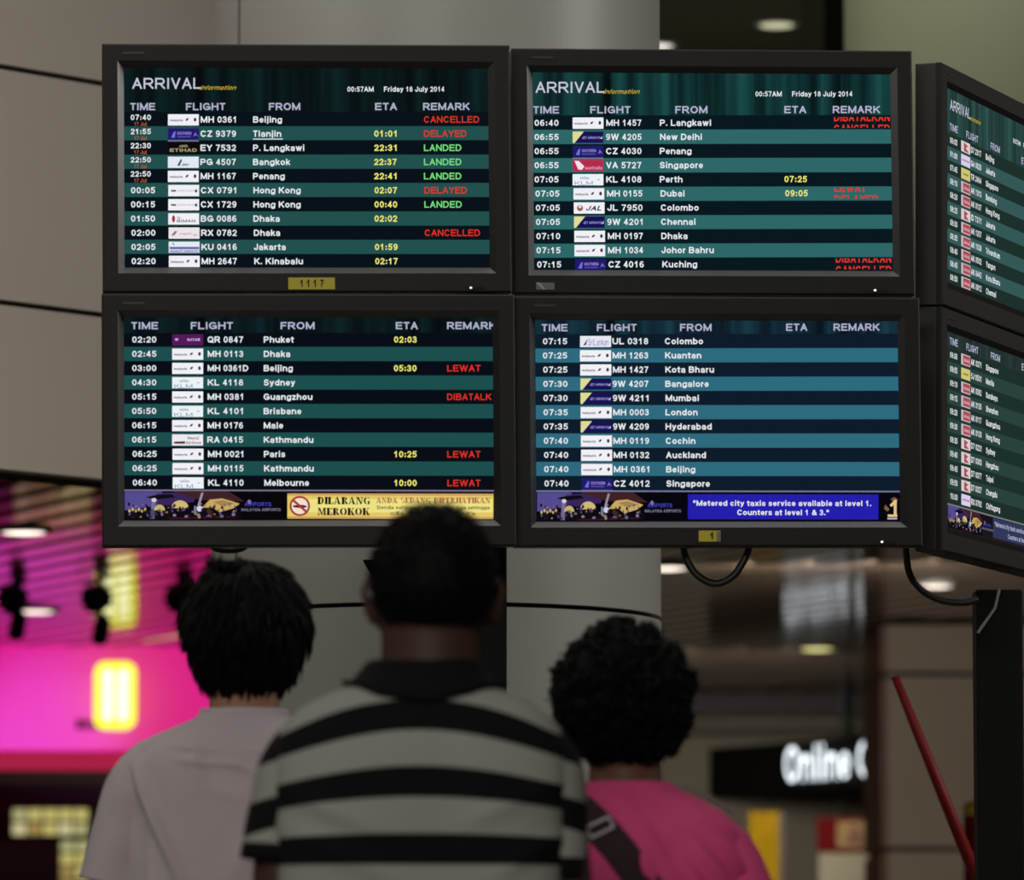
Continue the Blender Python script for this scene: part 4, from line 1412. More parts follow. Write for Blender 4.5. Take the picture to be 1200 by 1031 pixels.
BY = 13.2
M_RED = mat('red_enamel', (116, 12, 15), 0.55, spec=0.3)
tip, piv = P(1049, 793, BY), P(1158, 1062, BY)
t = thing('barrier_arm', 'slanting red barrier arm raised beside the black post', 'barrier', (piv.x, BY, 0))
m = MB()
d = tip - piv
m.tube([Vector((0, 0, piv.z)) - d * 0.08, Vector((0, 0, piv.z)) + d * 0.5, Vector((0, 0, piv.z)) + d], [0.016, 0.0135, 0.0095], M_RED, 12)
m.build('arm', t, smooth=True)
m = MB()
m.box((0.02, 0.05, piv.z / 2 + 0.02), (0.06, 0.06, piv.z + 0.04), mat('barrier_housing', (60, 60, 60), 0.5))
m.build('housing', t, bevel=0.006)
m = MB()
m.box((0.02, 0.05, 0.01), (0.3, 0.3, 0.02), M_BLACK)
m.build('base_plate', t)
m = MB()
m.lathe([(0.022, -0.03), (0.022, 0.03)], (0.0, 0.0, piv.z), mat('pivot_steel', (130, 128, 124), 0.3, 0.9), 16, (PI / 2, 0, 0))
m.build('pivot', t)

t = thing('red_bollard', 'tall red bollard with a yellow cap behind the black post', 'bollard', (P(1147, 1000, 19).x, 19, 0))
zt = P(0, 938, 19).z
zc_ = P(0, 956, 19).z
m = MB()
m.lathe([(0.055, 0.02), (0.05, zc_)], (0, 0, 0), M_RED, 24)
m.build('post', t)
m = MB()
m.lathe([(0.05, zc_), (0.052, zt - 0.02), (0.03, zt)], (0, 0, 0), mat('cap_yellow', (220, 180, 50), 0.5), 24)
m.build('cap', t)
m = MB()
m.lathe([(0.12, 0), (0.12, 0.012), (0.06, 0.025)], (0, 0, 0), M_BLACK, 24)
m.build('base', t)
#PEOPLE
# ------------------------------------------------------------------ people
def smoothstep(a, b, x):
    t = min(1, max(0, (x - a) / (b - a)))
    return t * t * (3 - 2 * t)


def g(x, s):
    return math.exp(-(x / s) ** 2)


def head_surface(dx, dy, dz, H):
    """point of the bare head for a unit direction, relative to the skull centre"""
    ax, ay, az = H['ax'], H['ay'], H['az']
    x, y, z = ax * dx, ay * dy, az * dz
    t = max(0.0, -dz)
    x *= 1 - 0.30 * t ** 1.6
    if dy < 0:
        y *= 1 - 0.42 * t ** 1.3
    else:
        y += 0.010 * t
        f = smoothstep(0.25, 0.8, dy)
        y += f * (0.023 * g(x, 0.010) * g(z + 0.022, 0.017) + 0.010 * g(x, 0.008) * g(z - 0.002, 0.022)
                  - 0.010 * (g(x - 0.031, 0.015) + g(x + 0.031, 0.015)) * g(z - 0.004, 0.010)
                  + 0.005 * g(z - 0.024, 0.009) * g(x, 0.05)
                  + 0.007 * g(x, 0.024) * (g(z + 0.055, 0.005) + g(z + 0.066, 0.006))
                  - 0.003 * g(x, 0.024) * g(z + 0.0605, 0.002)
                  + 0.010 * g(x, 0.022) * g(z + 0.094, 0.014))
    return Vector((x, y, z))


def hair_mask(dx, dy, dz, H):
    """above 0 where hair grows: nape, round the ears, temples, forehead"""
    az_ = math.atan2(dx, -dy)  # 0 at the back
    a = abs(az_)
    z = H['az'] * dz
    back, side, front = H['hl']
    if a < R(62):
        lim = back
    elif a < R(100):
        lim = back + (side - back) * smoothstep(R(62), R(84), a)
    else:
        lim = side + (front - side) * smoothstep(R(100), R(150), a)
    return z - lim


def make_hair(t, H, hc, m, kind):
    mb = MB()
    nu, nv = 112, 72
    vs, fs = [], []

    def shell(dx, dy, dz):
        mk = hair_mask(dx, dy, dz, H)
        d = Vector((dx, dy, dz))
        off = H['off'] + H['top'] * max(0, dz) ** 2 + H['side'] * smoothstep(-0.2, 0.5, dz) * (1 - max(0, dz) ** 3)
        off *= smoothstep(0, H['fade'], mk)
        if mk <= 0:
            off = -0.014
        nz = noise.noise(d * H['nf'])
        nz2 = noise.noise(d * H['nf'] * 2.7 + Vector((3, 1, 7)))
        if mk > 0:
            off += (nz * 0.6 + nz2 * 0.4) * H['na'] * smoothstep(0, H['fade'] * 2, mk)
        p = head_surface(dx, dy, dz, H)
        return p + Vector((dx / 1.0, dy, dz * 0.9)).normalized() * off, mk

    for j in range(nv + 1):
        ph = -PI / 2 + PI * j / nv
        for i in range(nu):
            th = 2 * PI * i / nu
            p, _ = shell(math.cos(ph) * math.cos(th), math.cos(ph) * math.sin(th), math.sin(ph))
            vs.append(p + hc)
    for j in range(nv):
        for i in range(nu):
            fs.append((j * nu + i, j * nu + (i + 1) % nu, (j + 1) * nu + (i + 1) % nu, (j + 1) * nu + i))
    mb.add(vs, fs, m)
    rnd = random.Random(H['seed'])
    for _ in range(H['n']):
        zz = rnd.uniform(-0.85, 1)
        th = rnd.uniform(0, 2 * PI)
        r_ = math.sqrt(1 - zz * zz)
        d = Vector((r_ * math.cos(th), r_ * math.sin(th), zz))
        p, mk = shell(*d)
        if mk < 0.004:
            continue
        p = p + hc
        down = Vector((0, 0, -1)) - d * (-d.z)
        if down.length < 0.05:
            down = Vector((rnd.uniform(-1, 1), rnd.uniform(-1, 1), 0))
        down.normalize()
        sw = d.cross(down)
        if kind == 'curly':
            rr = rnd.uniform(0.006, 0.012)
            ax1 = (down + sw * rnd.uniform(-1, 1) + d * rnd.uniform(-0.2, 0.7)).normalized()
            b1 = ax1.orthogonal().normalized()
            b2 = ax1.cross(b1)
            ln = rnd.uniform(0.012, 0.03)
            pts = []
            tn = rnd.uniform(1.0, 1.8)
            for k in range(11):
                u = k / 10
                a = 2 * PI * tn * u
                pts.append(p - d * 0.002 + ax1 * (ln * (u - 0.5)) + (b1 * math.cos(a) + b2 * math.sin(a)) * rr)
            mb.tube(pts, [0.0006 + 0.0024 * math.sin(PI * min(1, 0.12 + 0.88 * k / 10)) for k in range(11)], m, 4)
        elif kind == 'straight':
            ln = rnd.uniform(0.03, 0.065)
            lift = rnd.uniform(0.0, 0.16) + H.get('mess', 0) * max(0, zz) * rnd.random()
            pts = []
            for k in range(5):
                u = k / 4
                pts.append(p - d * 0.004 + (down * (1 - 0.3 * lift) + sw * rnd.uniform(-0.05, 0.05) + d * lift * (1 - u * 0.6)) * (ln * u) - d * (ln * u) ** 2 * 4.5 * (0.6 if zz > 0 else 0.1))
            mb.tube(pts, [0.0022, 0.0026, 0.0022, 0.0015, 0.0004], m, 4)
        else:
            ln = rnd.uniform(0.006, 0.011) * (0.5 if mk < 0.02 else 1)
            q = p + (d + down * 0.7 + sw * rnd.uniform(-0.3, 0.3)) * ln
            mb.tube([p - d * 0.003, p.lerp(q, 0.6), q], [0.0009, 0.0008, 0.0003], m, 3)
    for (d, ln, w_) in H.get('tufts', ()):
        d = Vector(d).normalized()
        p, mk = shell(*d)
        p = p + hc
        for k in range(26):
            dd = (d + Vector((rnd.uniform(-w_, w_), rnd.uniform(-w_, w_), rnd.uniform(-w_, w_) + 0.15))).normalized()
            q = p + Vector((rnd.uniform(-0.02, 0.02), rnd.uniform(-0.02, 0.02), rnd.uniform(-0.006, 0.002)))
            l2 = ln * rnd.uniform(0.5, 1)
            mb.tube([q - d * 0.008, q + dd * l2 * 0.5, q + dd * l2 + Vector((rnd.uniform(-.004, .004), 0, -0.003))], [0.0022, 0.0018, 0.0004], m, 4)
    return mb.build('hair', t, smooth=True, fix=False)


def make_body(t, B, m):
    """one continuous skin surface: head, ears, neck, trunk, arms, hands with fingers, legs, feet"""
    mb = MB()
    H, hc = B['H'], B['hc']
    nu, nv = 72, 52
    vs, fs = [], []
    for j in range(nv + 1):
        ph = -PI / 2 + PI * j / nv
        for i in range(nu):
            th = 2 * PI * i / nu
            vs.append(head_surface(math.cos(ph) * math.cos(th), math.cos(ph) * math.sin(th), math.sin(ph), H) + hc)
    for j in range(nv):
        for i in range(nu):
            fs.append((j * nu + i, j * nu + (i + 1) % nu, (j + 1) * nu + (i + 1) % nu, (j + 1) * nu + i))
    mb.add(vs, fs, m)
    for s in (-1, 1):
        rim = [(0.014, -0.026), (0.004, -0.034), (-0.006, -0.030), (-0.013, -0.014), (-0.019, 0.004), (-0.018, 0.020), (-0.008, 0.031), (0.006, 0.031), (0.015, 0.020)]

        def ep(u, v, w_=0.0):
            return hc + Vector((s * (H['ax'] - 0.008 + w_ + H.get('flare', 0.72) * (0.016 - u)), -0.006 + u, -0.012 + v))
        mb.tube([ep(u, v) for u, v in rim], 0.0055, m, 8)
        mb.tube([ep(-0.001, -0.028, -0.004), ep(-0.003, -0.012, -0.006), ep(-0.003, 0.006, -0.007), ep(-0.001, 0.024, -0.004)], [0.010, 0.014, 0.016, 0.012], m, 10, [0.005] * 4, Vector((1, 0, 0)))
    zt, c7 = B['zt'], B['c7']
    nr = B['neck']
    mb.tube([(B['tx'] * .5, 0.0, c7 - 0.12), (B['tx'] * .3, -0.004, c7 - 0.02), (0, 0.004, c7 + 0.05), (0, 0.012, hc.z - 0.02)], [nr * 1.25, nr * 1.03, nr * 0.97, nr * 0.95], m, 24, [nr * 1.05, nr * 0.95, nr * 0.93, nr * 0.95])
    sh, zs = B['sh'], B['zs']
    tx = B['tx']
    mb.tube([(tx, 0.01, 0.84), (tx, 0.01, 0.95), (tx, 0.01, 1.12 * zs / 1.37), (tx, 0, zs - 0.06), (tx, 0, zs), (tx, 0, zs + 0.05)], [0.15, 0.15, 0.15, 0.165, 0.15, 0.07], m, 28, [0.095, 0.095, 0.095, 0.10, 0.075, 0.05])
    for s in (-1, 1):
        ar = B['arm']
        A = [Vector((tx + s * x, y, z)) for x, y, z in B['armpath'][0 if s < 0 else 1]]
        mb.tube(A, [ar * 1.1, ar * 1.05, ar * 0.95, ar * 0.92, ar * 0.72, ar * 0.58], m, 18)
        # hand: palm, five fingers, thumb from the side of the palm
        w_, el = A[-1], A[-2]
        dv = (w_ - el).normalized()
        inn = Vector((-s, 0.15, 0)).normalized()
        inn = (inn - dv * inn.dot(dv)).normalized()
        fw = dv.cross(inn) * (1 if s > 0 else -1)
        if fw.y < 0:
            fw = -fw
        mb.tube([w_ - dv * 0.01, w_ + dv * 0.03, w_ + dv * 0.075, w_ + dv * 0.095], [0.027, 0.038, 0.042, 0.038], m, 14, [0.02, 0.016, 0.014, 0.011], inn)
        for q, (o_, ln) in enumerate(((0.031, 0.068), (0.0105, 0.078), (-0.0105, 0.073), (-0.031, 0.056))):
            b0 = w_ + dv * 0.088 + fw * o_
            curl = 0.35 + 0.12 * q
            p1 = b0 + dv * ln * 0.45 + inn * ln * 0.12 * curl
            p2 = p1 + dv * ln * 0.33 + inn * ln * 0.35 * curl
            p3 = p2 + dv * ln * 0.18 + inn * ln * 0.35 * curl
            mb.tube([b0 - dv * 0.01, p1, p2, p3], [0.0092, 0.0088, 0.008, 0.0062], m, 8)
        b0 = w_ + dv * 0.025 + fw * 0.026
        mb.tube([b0, b0 + dv * 0.025 + fw * 0.02, b0 + dv * 0.05 + fw * 0.026 + inn * 0.008, b0 + dv * 0.07 + fw * 0.024 + inn * 0.014], [0.014, 0.0115, 0.010, 0.0075], m, 8)
        hx = tx + s * 0.09
        mb.tube([(hx, 0.0, 0.9), (hx, 0, 0.72), (hx, 0.012, 0.5), (hx, -0.005, 0.33), (hx, -0.01, 0.1), (hx, -0.01, 0.05)], [0.085, 0.08, 0.056, 0.058, 0.036, 0.036], m, 18)
        mb.tube([(hx, -0.055, 0.035), (hx, 0.0, 0.045), (hx, 0.09, 0.032), (hx, 0.17, 0.02)], [0.03, 0.036, 0.042, 0.03], m, 14, [0.026, 0.032, 0.022, 0.014], Vector((0, 0, 1)))
    o = mb.build('body', t, smooth=True)
    r_ = o.modifiers.new('remesh', 'REMESH')
    r_.mode = 'VOXEL'
    r_.voxel_size = 0.0055
    r_.use_smooth_shade = True
    s_ = o.modifiers.new('smooth', 'SMOOTH')
    s_.iterations = 5
    s_.factor = 0.5
    return o


class Shirt:
    def __init__(self, prof, tx, p=2.5):
        self.prof, self.tx, self.p = prof, tx, p

    def at(self, s):
        """profile at ring coordinate s (0..len-1): z, a, front, back"""
        n = len(self.prof)
        i = min(int(s), n - 2)
        u = s - i
        q = [self.prof[max(0, i - 1)], self.prof[i], self.prof[i + 1], self.prof[min(n - 1, i + 2)]]
        out = []
        for k in range(5):
            a, b_, c_, d_ = (v[k] for v in q)
            out.append(0.5 * (2 * b_ + (c_ - a) * u + (2 * a - 5 * b_ + 4 * c_ - d_) * u * u + (3 * b_ - a - 3 * c_ + d_) * u ** 3))
        return out

    def back(self, x, z):
        lo, hi = 0.0, len(self.prof) - 1.0
        for _ in range(30):
            md = (lo + hi) / 2
            if self.at(md)[0] < z:
                lo = md
            else:
                hi = md
        z_, a, f, bk, yo = self.at(lo)
        q = min(0.999, abs(x) / a)
        return yo - bk * (1 - q ** self.p) ** (1 / self.p)

    def build(self, t, m, folds, vfun, name='shirt', rings=110, nu=140, wob=0.0016):
        mb = MB()
        vs, fs, uv = [], [], []
        nmax = len(self.prof) - 1
        for j in range(rings + 1):
            z, a, f, bk, yo = self.at(nmax * j / rings)
            for i in range(nu):
                th = 2 * PI * i / nu
                c_, s_ = math.cos(th), math.sin(th)
                e = 2 / self.p
                x = a * abs(c_) ** e * (1 if c_ >= 0 else -1)
                y = (f if s_ > 0 else bk) * abs(s_) ** e * (1 if s_ >= 0 else -1)
                d = 0.0
                if s_ < 0.25:
                    for (x0, z0, x1, z1, w_, h_) in folds:
                        h_ = h_ * 1.7
                        ex, ez = x1 - x0, z1 - z0
                        u = max(0, min(1, ((x - x0) * ex + (z - z0) * ez) / (ex * ex + ez * ez)))
                        dd = math.hypot(x - x0 - ex * u, z - z0 - ez * u)
                        d += h_ * math.exp(-(dd / w_) ** 2) * math.sin(PI * (0.12 + 0.76 * u))
                    d *= smoothstep(0.25, -0.2, s_)
                d += wob * noise.noise(Vector((x * 9 + z * 6, y * 9, z * 5 + self.tx * 40 + a)))
                nx, ny = c_ / a, s_ / bk
                ln = math.hypot(nx, ny)
                fade = smoothstep(nmax, nmax - 2, nmax * j / rings)
                vs.append((self.tx + x + nx / ln * d * fade, yo + y + ny / ln * d * fade, z))
                uv.append((th / (2 * PI), vfun(x, z)))
        for j in range(rings):
            for i in range(nu):
                fs.append((j * nu + i, j * nu + (i + 1) % nu, (j + 1) * nu + (i + 1) % nu, (j + 1) * nu + i))
        mb.add(vs, fs, m, uv)
        o = mb.build(name, t, smooth=True)
        return o


def sleeve(t, pts, rad, ry, m, vfun, cuff=None, cuffm=None, n=40, seed=0, wob=0.002):
    mb = MB()
    P_ = [Vector(p) for p in pts]
    # refine
    Q, RX, RY = [], [], []
    N = len(P_)
    for i in range(N - 1):
        for k in range(8):
            u = k / 8
            def cr(a, b_, c_, d_):
                return 0.5 * (2 * b_ + (c_ - a) * u + (2 * a - 5 * b_ + 4 * c_ - d_) * u * u + (3 * b_ - a - 3 * c_ + d_) * u ** 3)
            ii = (max(0, i - 1), i, i + 1, min(N - 1, i + 2))
            Q.append(Vector([cr(*(P_[q][c] for q in ii)) for c in range(3)]))
            RX.append(cr(*(rad[q] for q in ii)))
            RY.append(cr(*(ry[q] for q in ii)))
    Q.append(P_[-1]); RX.append(rad[-1]); RY.append(ry[-1])
    vs, fs, uv = [], [], []
    for i, p in enumerate(Q):
        tn = (Q[min(i + 1, len(Q) - 1)] - Q[max(i - 1, 0)]).normalized()
        a = Vector((0, 1, 0))
        a = (a - tn * a.dot(tn)).normalized()
        b_ = tn.cross(a)
        for k in range(n):
            th = 2 * PI * k / n
            w_ = 1 + wob * 14 * noise.noise(Vector((math.cos(th) * 1.3 + seed, math.sin(th) * 1.3, i * 0.16)))
            v = p + b_ * (RX[i] * math.cos(th) * w_) + a * (RY[i] * math.sin(th) * w_)
            vs.append(v)
            uv.append((k / n, vfun(v, i / (len(Q) - 1))))
    ms = []
    for i in range(len(Q) - 1):
        for k in range(n):
            fs.append((i * n + k, i * n + (k + 1) % n, (i + 1) * n + (k + 1) % n, (i + 1) * n + k))
    nc = int(len(Q) * (1 - (cuff or 0)))
    f1 = [f for f in fs if f[0] // n < nc]
    f2 = [f for f in fs if f[0] // n >= nc]
    mb.add(vs, f1, m, uv)
    if f2:
        sl = mb.slot(cuffm or m)
        for f in f2:
            mb.f.append(list(f))
            mb.mi.append(sl)
    o = mb.build('sleeve', t, smooth=True)
    s_ = o.modifiers.new('solidify', 'SOLIDIFY')
    s_.thickness = 0.003
    s_.offset = -1
    return o


def trousers_shoes(t, tx, m, ms, hem):
    mb = MB()
    mb.tube([(tx, 0.005, 0.80), (tx, 0.005, 0.88), (tx, 0.005, 0.98)], [0.17, 0.178, 0.165], m, 28, [0.115, 0.12, 0.11])
    for s in (-1, 1):
        hx = tx + s * 0.09
        mb.tube([(hx, 0.0, 0.88), (hx, 0, 0.7), (hx, 0.012, 0.5), (hx, -0.005, 0.33), (hx, -0.01, 0.07)], [0.098, 0.092, 0.076, 0.074, 0.066], m, 20)
    o = mb.build('trousers', t, smooth=True)
    r_ = o.modifiers.new('remesh', 'REMESH')
    r_.mode = 'VOXEL'
    r_.voxel_size = 0.01
    r_.use_smooth_shade = True
    for s in (-1, 1):
        hx = tx + s * 0.09
        mb = MB()
        mb.tube([(hx, -0.075, 0.04), (hx, -0.05, 0.048), (hx, 0.0, 0.055), (hx, 0.09, 0.042), (hx, 0.16, 0.032), (hx, 0.195, 0.026)], [0.026, 0.042, 0.045, 0.051, 0.046, 0.022], ms, 16, [0.034, 0.044, 0.05, 0.038, 0.028, 0.018], Vector((0, 0, 1)))
        mb.box((hx, 0.055, 0.008), (0.088, 0.25, 0.016), M_BLACK)
        mb.build('shoe', t, smooth=False)


def cloth_mat(name, rgb, stripes=False, weave=900):
    m = bpy.data.materials.new(name)
    m.use_nodes = True
    nt = m.node_tree
    b_ = nt.nodes['Principled BSDF']
    b_.inputs['Roughness'].default_value = 0.9
    b_.inputs['Specular IOR Level'].default_value = 0.15
    b_.inputs['Base Color'].default_value = L(rgb)
    tc = nt.nodes.new('ShaderNodeTexCoord')
    n = nt.nodes.new('ShaderNodeTexNoise')
    n.inputs['Scale'].default_value = weave
    bp = nt.nodes.new('ShaderNodeBump')
    bp.inputs['Strength'].default_value = 0.25
    bp.inputs['Distance'].default_value = 0.001
    n2 = nt.nodes.new('ShaderNodeTexNoise')
    n2.inputs['Scale'].default_value = 14
    n2.inputs['Detail'].default_value = 6
    bp2 = nt.nodes.new('ShaderNodeBump')
    bp2.inputs['Strength'].default_value = 0.35
    bp2.inputs['Distance'].default_value = 0.012
    nt.links.new(tc.outputs['Object'], n.inputs['Vector'])
    nt.links.new(tc.outputs['Object'], n2.inputs['Vector'])
    nt.links.new(n.outputs['Fac'], bp.inputs['Height'])
    nt.links.new(n2.outputs['Fac'], bp2.inputs['Height'])
    nt.links.new(bp.outputs['Normal'], bp2.inputs['Normal'])
    nt.links.new(bp2.outputs['Normal'], b_.inputs['Normal'])
    if stripes:
        sp_ = nt.nodes.new('ShaderNodeSeparateXYZ')
        nt.links.new(tc.outputs['UV'], sp_.inputs[0])

        def mth(op, a, bval):
            q = nt.nodes.new('ShaderNodeMath')
            q.operation = op
            if hasattr(a, 'links'):
                nt.links.new(a, q.inputs[0])
            else:
                q.inputs[0].default_value = a
            if bval is not None:
                q.inputs[1].default_value = bval
            return q.outputs[0]
        v = mth('SUBTRACT', sp_.outputs[1], 1.4046)
        v = mth('DIVIDE', v, 0.0935)
        v = mth('ADD', v, 20.5)
        v = mth('FRACT', v, None)
        v = mth('SUBTRACT', v, 0.5)
        v = mth('ABSOLUTE', v, None)
        v = mth('LESS_THAN', v, 0.232)
        mx = nt.nodes.new('ShaderNodeMix')
        mx.data_type = 'RGBA'
        mx.inputs[6].default_value = L(rgb)
        mx.inputs[7].default_value = L((15, 15, 16))
        nt.links.new(v, mx.inputs[0])
        nt.links.new(mx.outputs[2], b_.inputs['Base Color'])
    return m


M_HAIR = mat('black_hair', (6, 5, 5), 0.6, spec=0.12)
M_HAIRSOFT = mat('short_black_hair', (7, 6, 6), 0.7, spec=0.12)
M_TROUSER = mat('dark_trousers', (34, 36, 44), 0.85)
M_SHOE = mat('dark_shoe', (24, 22, 22), 0.5)
SKIN1 = mat('tan_skin', (60, 38, 31), 0.6, spec=0.3)
SKIN2 = mat('light_tan_skin', (150, 108, 84), 0.55, spec=0.3)
SKIN3 = mat('warm_tan_skin', (104, 72, 52), 0.55, spec=0.3)

# ---- man in the striped polo shirt, nearest the camera
px0, Y = 505, 8.0
t = thing('person', 'person in black and grey striped polo shirt, nearest, looking up at the monitors', 'person', ((px0 - 600) / FPX * Y, Y, 0), (0, 0, R(0)))
H = dict(ax=0.081, ay=0.098, az=0.113, hl=(-0.06, -0.014, 0.052), off=0.0055, top=0.002, side=0.003, fade=0.03, nf=6, na=0.003, n=3600, seed=1)
hc = Vector((0.003, 0.012, 1.584))
TX = -0.0145
arm_l = [(0.165, 0, 1.36), (0.185, 0, 1.28), (0.200, 0.0, 1.13), (0.208, 0.01, 1.08), (0.215, 0.07, 0.95), (0.205, 0.13, 0.85)]
arm_r = [(0.165, 0, 1.36), (0.188, 0, 1.28), (0.205, -0.01, 1.13), (0.208, 0.0, 1.07), (0.17, 0.1, 1.0), (0.10, 0.19, 0.97)]
make_body(t, dict(H=H, hc=hc, zt=1.697, c7=1.435, neck=0.0735, sh=0.2, zs=1.37, tx=TX, arm=0.042, armpath=(arm_l, arm_r)), SKIN1)
make_hair(t, H, hc, M_HAIRSOFT, 'short')
M_STRIPE = cloth_mat('striped_cotton', (148, 147, 141), True)
M_BLACKCOT = cloth_mat('black_cotton', (15, 15, 16))
S1 = Shirt([(0.80, 0.195, .125, .12, 0), (0.95, .19, .125, .118, 0), (1.10, .197, .125, .12, 0), (1.20, .203, .122, .125, 0), (1.28, .207, .115, .128, 0), (1.33, .209, .105, .125, 0),
            (1.368, .203, .095, .118, 0), (1.398, .188, .085, .108, 0), (1.420, .165, .078, .098, 0), (1.436, .133, .070, .088, 0), (1.448, .103, .066, .078, 0), (1.462, .08, .064, .07, 0)], TX, 3.0)


def v1(x, z):
    return z + 0.042 * min(1.2, max(0, (z - 1.20) / 0.155)) ** 1.3 * (x / 0.2) ** 2


S1.build(t, M_STRIPE, [(-0.19, 1.30, -0.05, 1.24, 0.012, 0.004), (0.19, 1.31, 0.06, 1.25, 0.012, 0.004), (-0.2, 1.25, -0.02, 1.17, 0.014, 0.005), (0.2, 1.24, 0.1, 1.18, 0.012, 0.005), (0.03, 1.40, 0.05, 1.2, 0.03, -0.003)], v1)
for s in (-1, 1):
    lo = 1.205 if s < 0 else 1.178
    sleeve(t, [(TX + s * 0.115, 0, 1.392), (TX + s * 0.15, 0, 1.372), (TX + s * 0.183, 0.006, 1.33), (TX + s * (0.196 if s < 0 else 0.188), 0.006, 1.27), (TX + s * (0.203 if s < 0 else 0.188), 0.004, lo)],
           [0.028, 0.045, 0.046, 0.047, 0.051], [0.05, 0.068, 0.072, 0.068, 0.064], M_STRIPE, lambda v, u: v.z + 0.04 + 0.25 * (abs(v.x - TX) - 0.2), 0.10, M_BLACKCOT, seed=s)
mb = MB()
pr = [(0.110, 0.102, 1.424, -0.002), (0.116, 0.106, 1.430, -0.002), (0.112, 0.099, 1.443, -0.003), (0.104, 0.082, 1.455, -0.003), (0.092, 0.078, 1.470, 0.0), (0.083, 0.078, 1.482, 0.004), (0.0785, 0.075, 1.482, 0.004), (0.082, 0.072, 1.465, 0.002)]
vs, fs = [], []
n = 64
for (a, bb, z, yo) in pr:
    for k in range(n):
        th = 2 * PI * k / n
        x, y = a * math.cos(th), bb * math.sin(th)
        e_ = 1 + 0.035 * abs(math.sin(2 * th))
        vs.append((TX * 0.7 + x * e_, yo + y * e_, z + (0.026 * math.cos(th) ** 2 if z < 1.432 else 0.016 * math.cos(th) ** 2 if z < 1.45 else 0) - 0.010 * max(0, math.sin(th)) + 0.004 * noise.noise(Vector((x * 20, y * 20, z * 9)))))
for j in range(len(pr) - 1):
    for k in range(n):
        fs.append((j * n + k, j * n + (k + 1) % n, (j + 1) * n + (k + 1) % n, (j + 1) * n + k))
mb.add(vs, fs, M_BLACKCOT)
o = mb.build('collar', t, smooth=True)
o['label'] = 'black polo collar'
trousers_shoes(t, TX, M_TROUSER, M_SHOE, 0.07)

# ---- person in the pale grey T-shirt, left
px0, Y = 286, 9.34
t = thing('person', 'black-haired person in plain pale grey T-shirt, before the pink sign', 'person', ((px0 - 600) / FPX * Y, Y, 0), (0, 0, R(-9)))
H = dict(ax=0.076, ay=0.097, az=0.113, flare=0.25, hl=(-0.088, -0.066, 0.03), off=0.014, top=0.010, side=0.016, fade=0.03, nf=4, na=0.007, n=2600, seed=2, mess=0.5,
         tufts=(((-0.35, -0.3, 0.85), 0.034, 0.45), ((-0.62, -0.3, 0.6), 0.022, 0.4), ((-0.1, -0.5, 0.85), 0.02, 0.4)))
hc = Vector((0.0, 0.014, 1.601))
TX = 0.0
arm_l = [(0.16, 0, 1.40), (0.198, 0, 1.31), (0.225, 0.0, 1.16), (0.23, 0.01, 1.10), (0.235, 0.06, 0.97), (0.23, 0.10, 0.87)]
make_body(t, dict(H=H, hc=hc, zt=1.714, c7=1.45, neck=0.06, sh=0.2, zs=1.40, tx=TX, arm=0.038, armpath=(arm_l, arm_l)), SKIN2)
make_hair(t, H, hc, M_HAIR, 'straight')
M_TEE = cloth_mat('grey_tee_cotton', (178, 168, 172))
S2 = Shirt([(0.82, 0.21, .13, .125, 0), (0.98, .205, .128, .122, 0), (1.12, .203, .125, .122, 0), (1.24, .204, .12, .125, 0), (1.31, .204, .112, .126, 0), (1.365, .203, .104, .124, 0),
            (1.405, .195, .095, .116, 0), (1.430, .178, .088, .106, 0), (1.448, .15, .080, .096, 0), (1.462, .117, .072, .084, 0), (1.474, .088, .066, .072, 0), (1.484, .072, .062, .064, 0.002)], TX)
f2 = [(-0.078, 1.472, -0.20, 1.385, 0.004, -0.003), (-0.20, 1.385, -0.222, 1.30, 0.004, -0.003), (-0.165, 1.40, -0.072, 1.20, 0.010, 0.011), (-0.185, 1.36, -0.07, 1.13, 0.02, -0.004), (-0.215, 1.29, -0.19, 1.18, 0.012, 0.008), (-0.14, 1.30, -0.12, 1.15, 0.012, 0.005),
      (-0.10, 1.43, 0.06, 1.415, 0.007, 0.004), (-0.09, 1.405, 0.02, 1.395, 0.007, 0.004), (-0.03, 1.42, 0.1, 1.36, 0.009, 0.005), (-0.02, 1.36, 0.05, 1.33, 0.008, 0.004),
      (0.02, 1.33, 0.12, 1.24, 0.012, 0.006), (-0.06, 1.44, -0.05, 1.36, 0.014, 0.006), (0.06, 1.31, 0.0, 1.2, 0.014, 0.005), (0.18, 1.36, 0.06, 1.22, 0.012, 0.007)]
S2.build(t, M_TEE, f2, lambda x, z: z, wob=0.003)
for s in (-1, 1):
    sleeve(t, [(s * 0.115, 0, 1.418), (s * 0.150, 0, 1.402), (s * 0.176, 0, 1.36), (s * 0.195, -0.002, 1.29), (s * 0.212, -0.004, 1.205)],
           [0.03, 0.046, 0.054, 0.056, 0.063], [0.055, 0.078, 0.086, 0.083, 0.08], M_TEE, lambda v, u: v.z, seed=s + 4, wob=0.004)
mb = MB()
pts = [(TX + 0.071 * math.cos(2 * PI * k / 48), 0.002 + 0.064 * math.sin(2 * PI * k / 48), 1.484 - 0.012 * max(0, math.sin(2 * PI * k / 48))) for k in range(49)]
mb.tube(pts, 0.0045, M_TEE, 8, [0.009] * 49, Vector((0, 0, 1)))
mb.build('neck_rib', t, smooth=True)
trousers_shoes(t, TX, M_TROUSER, M_SHOE, 0.07)

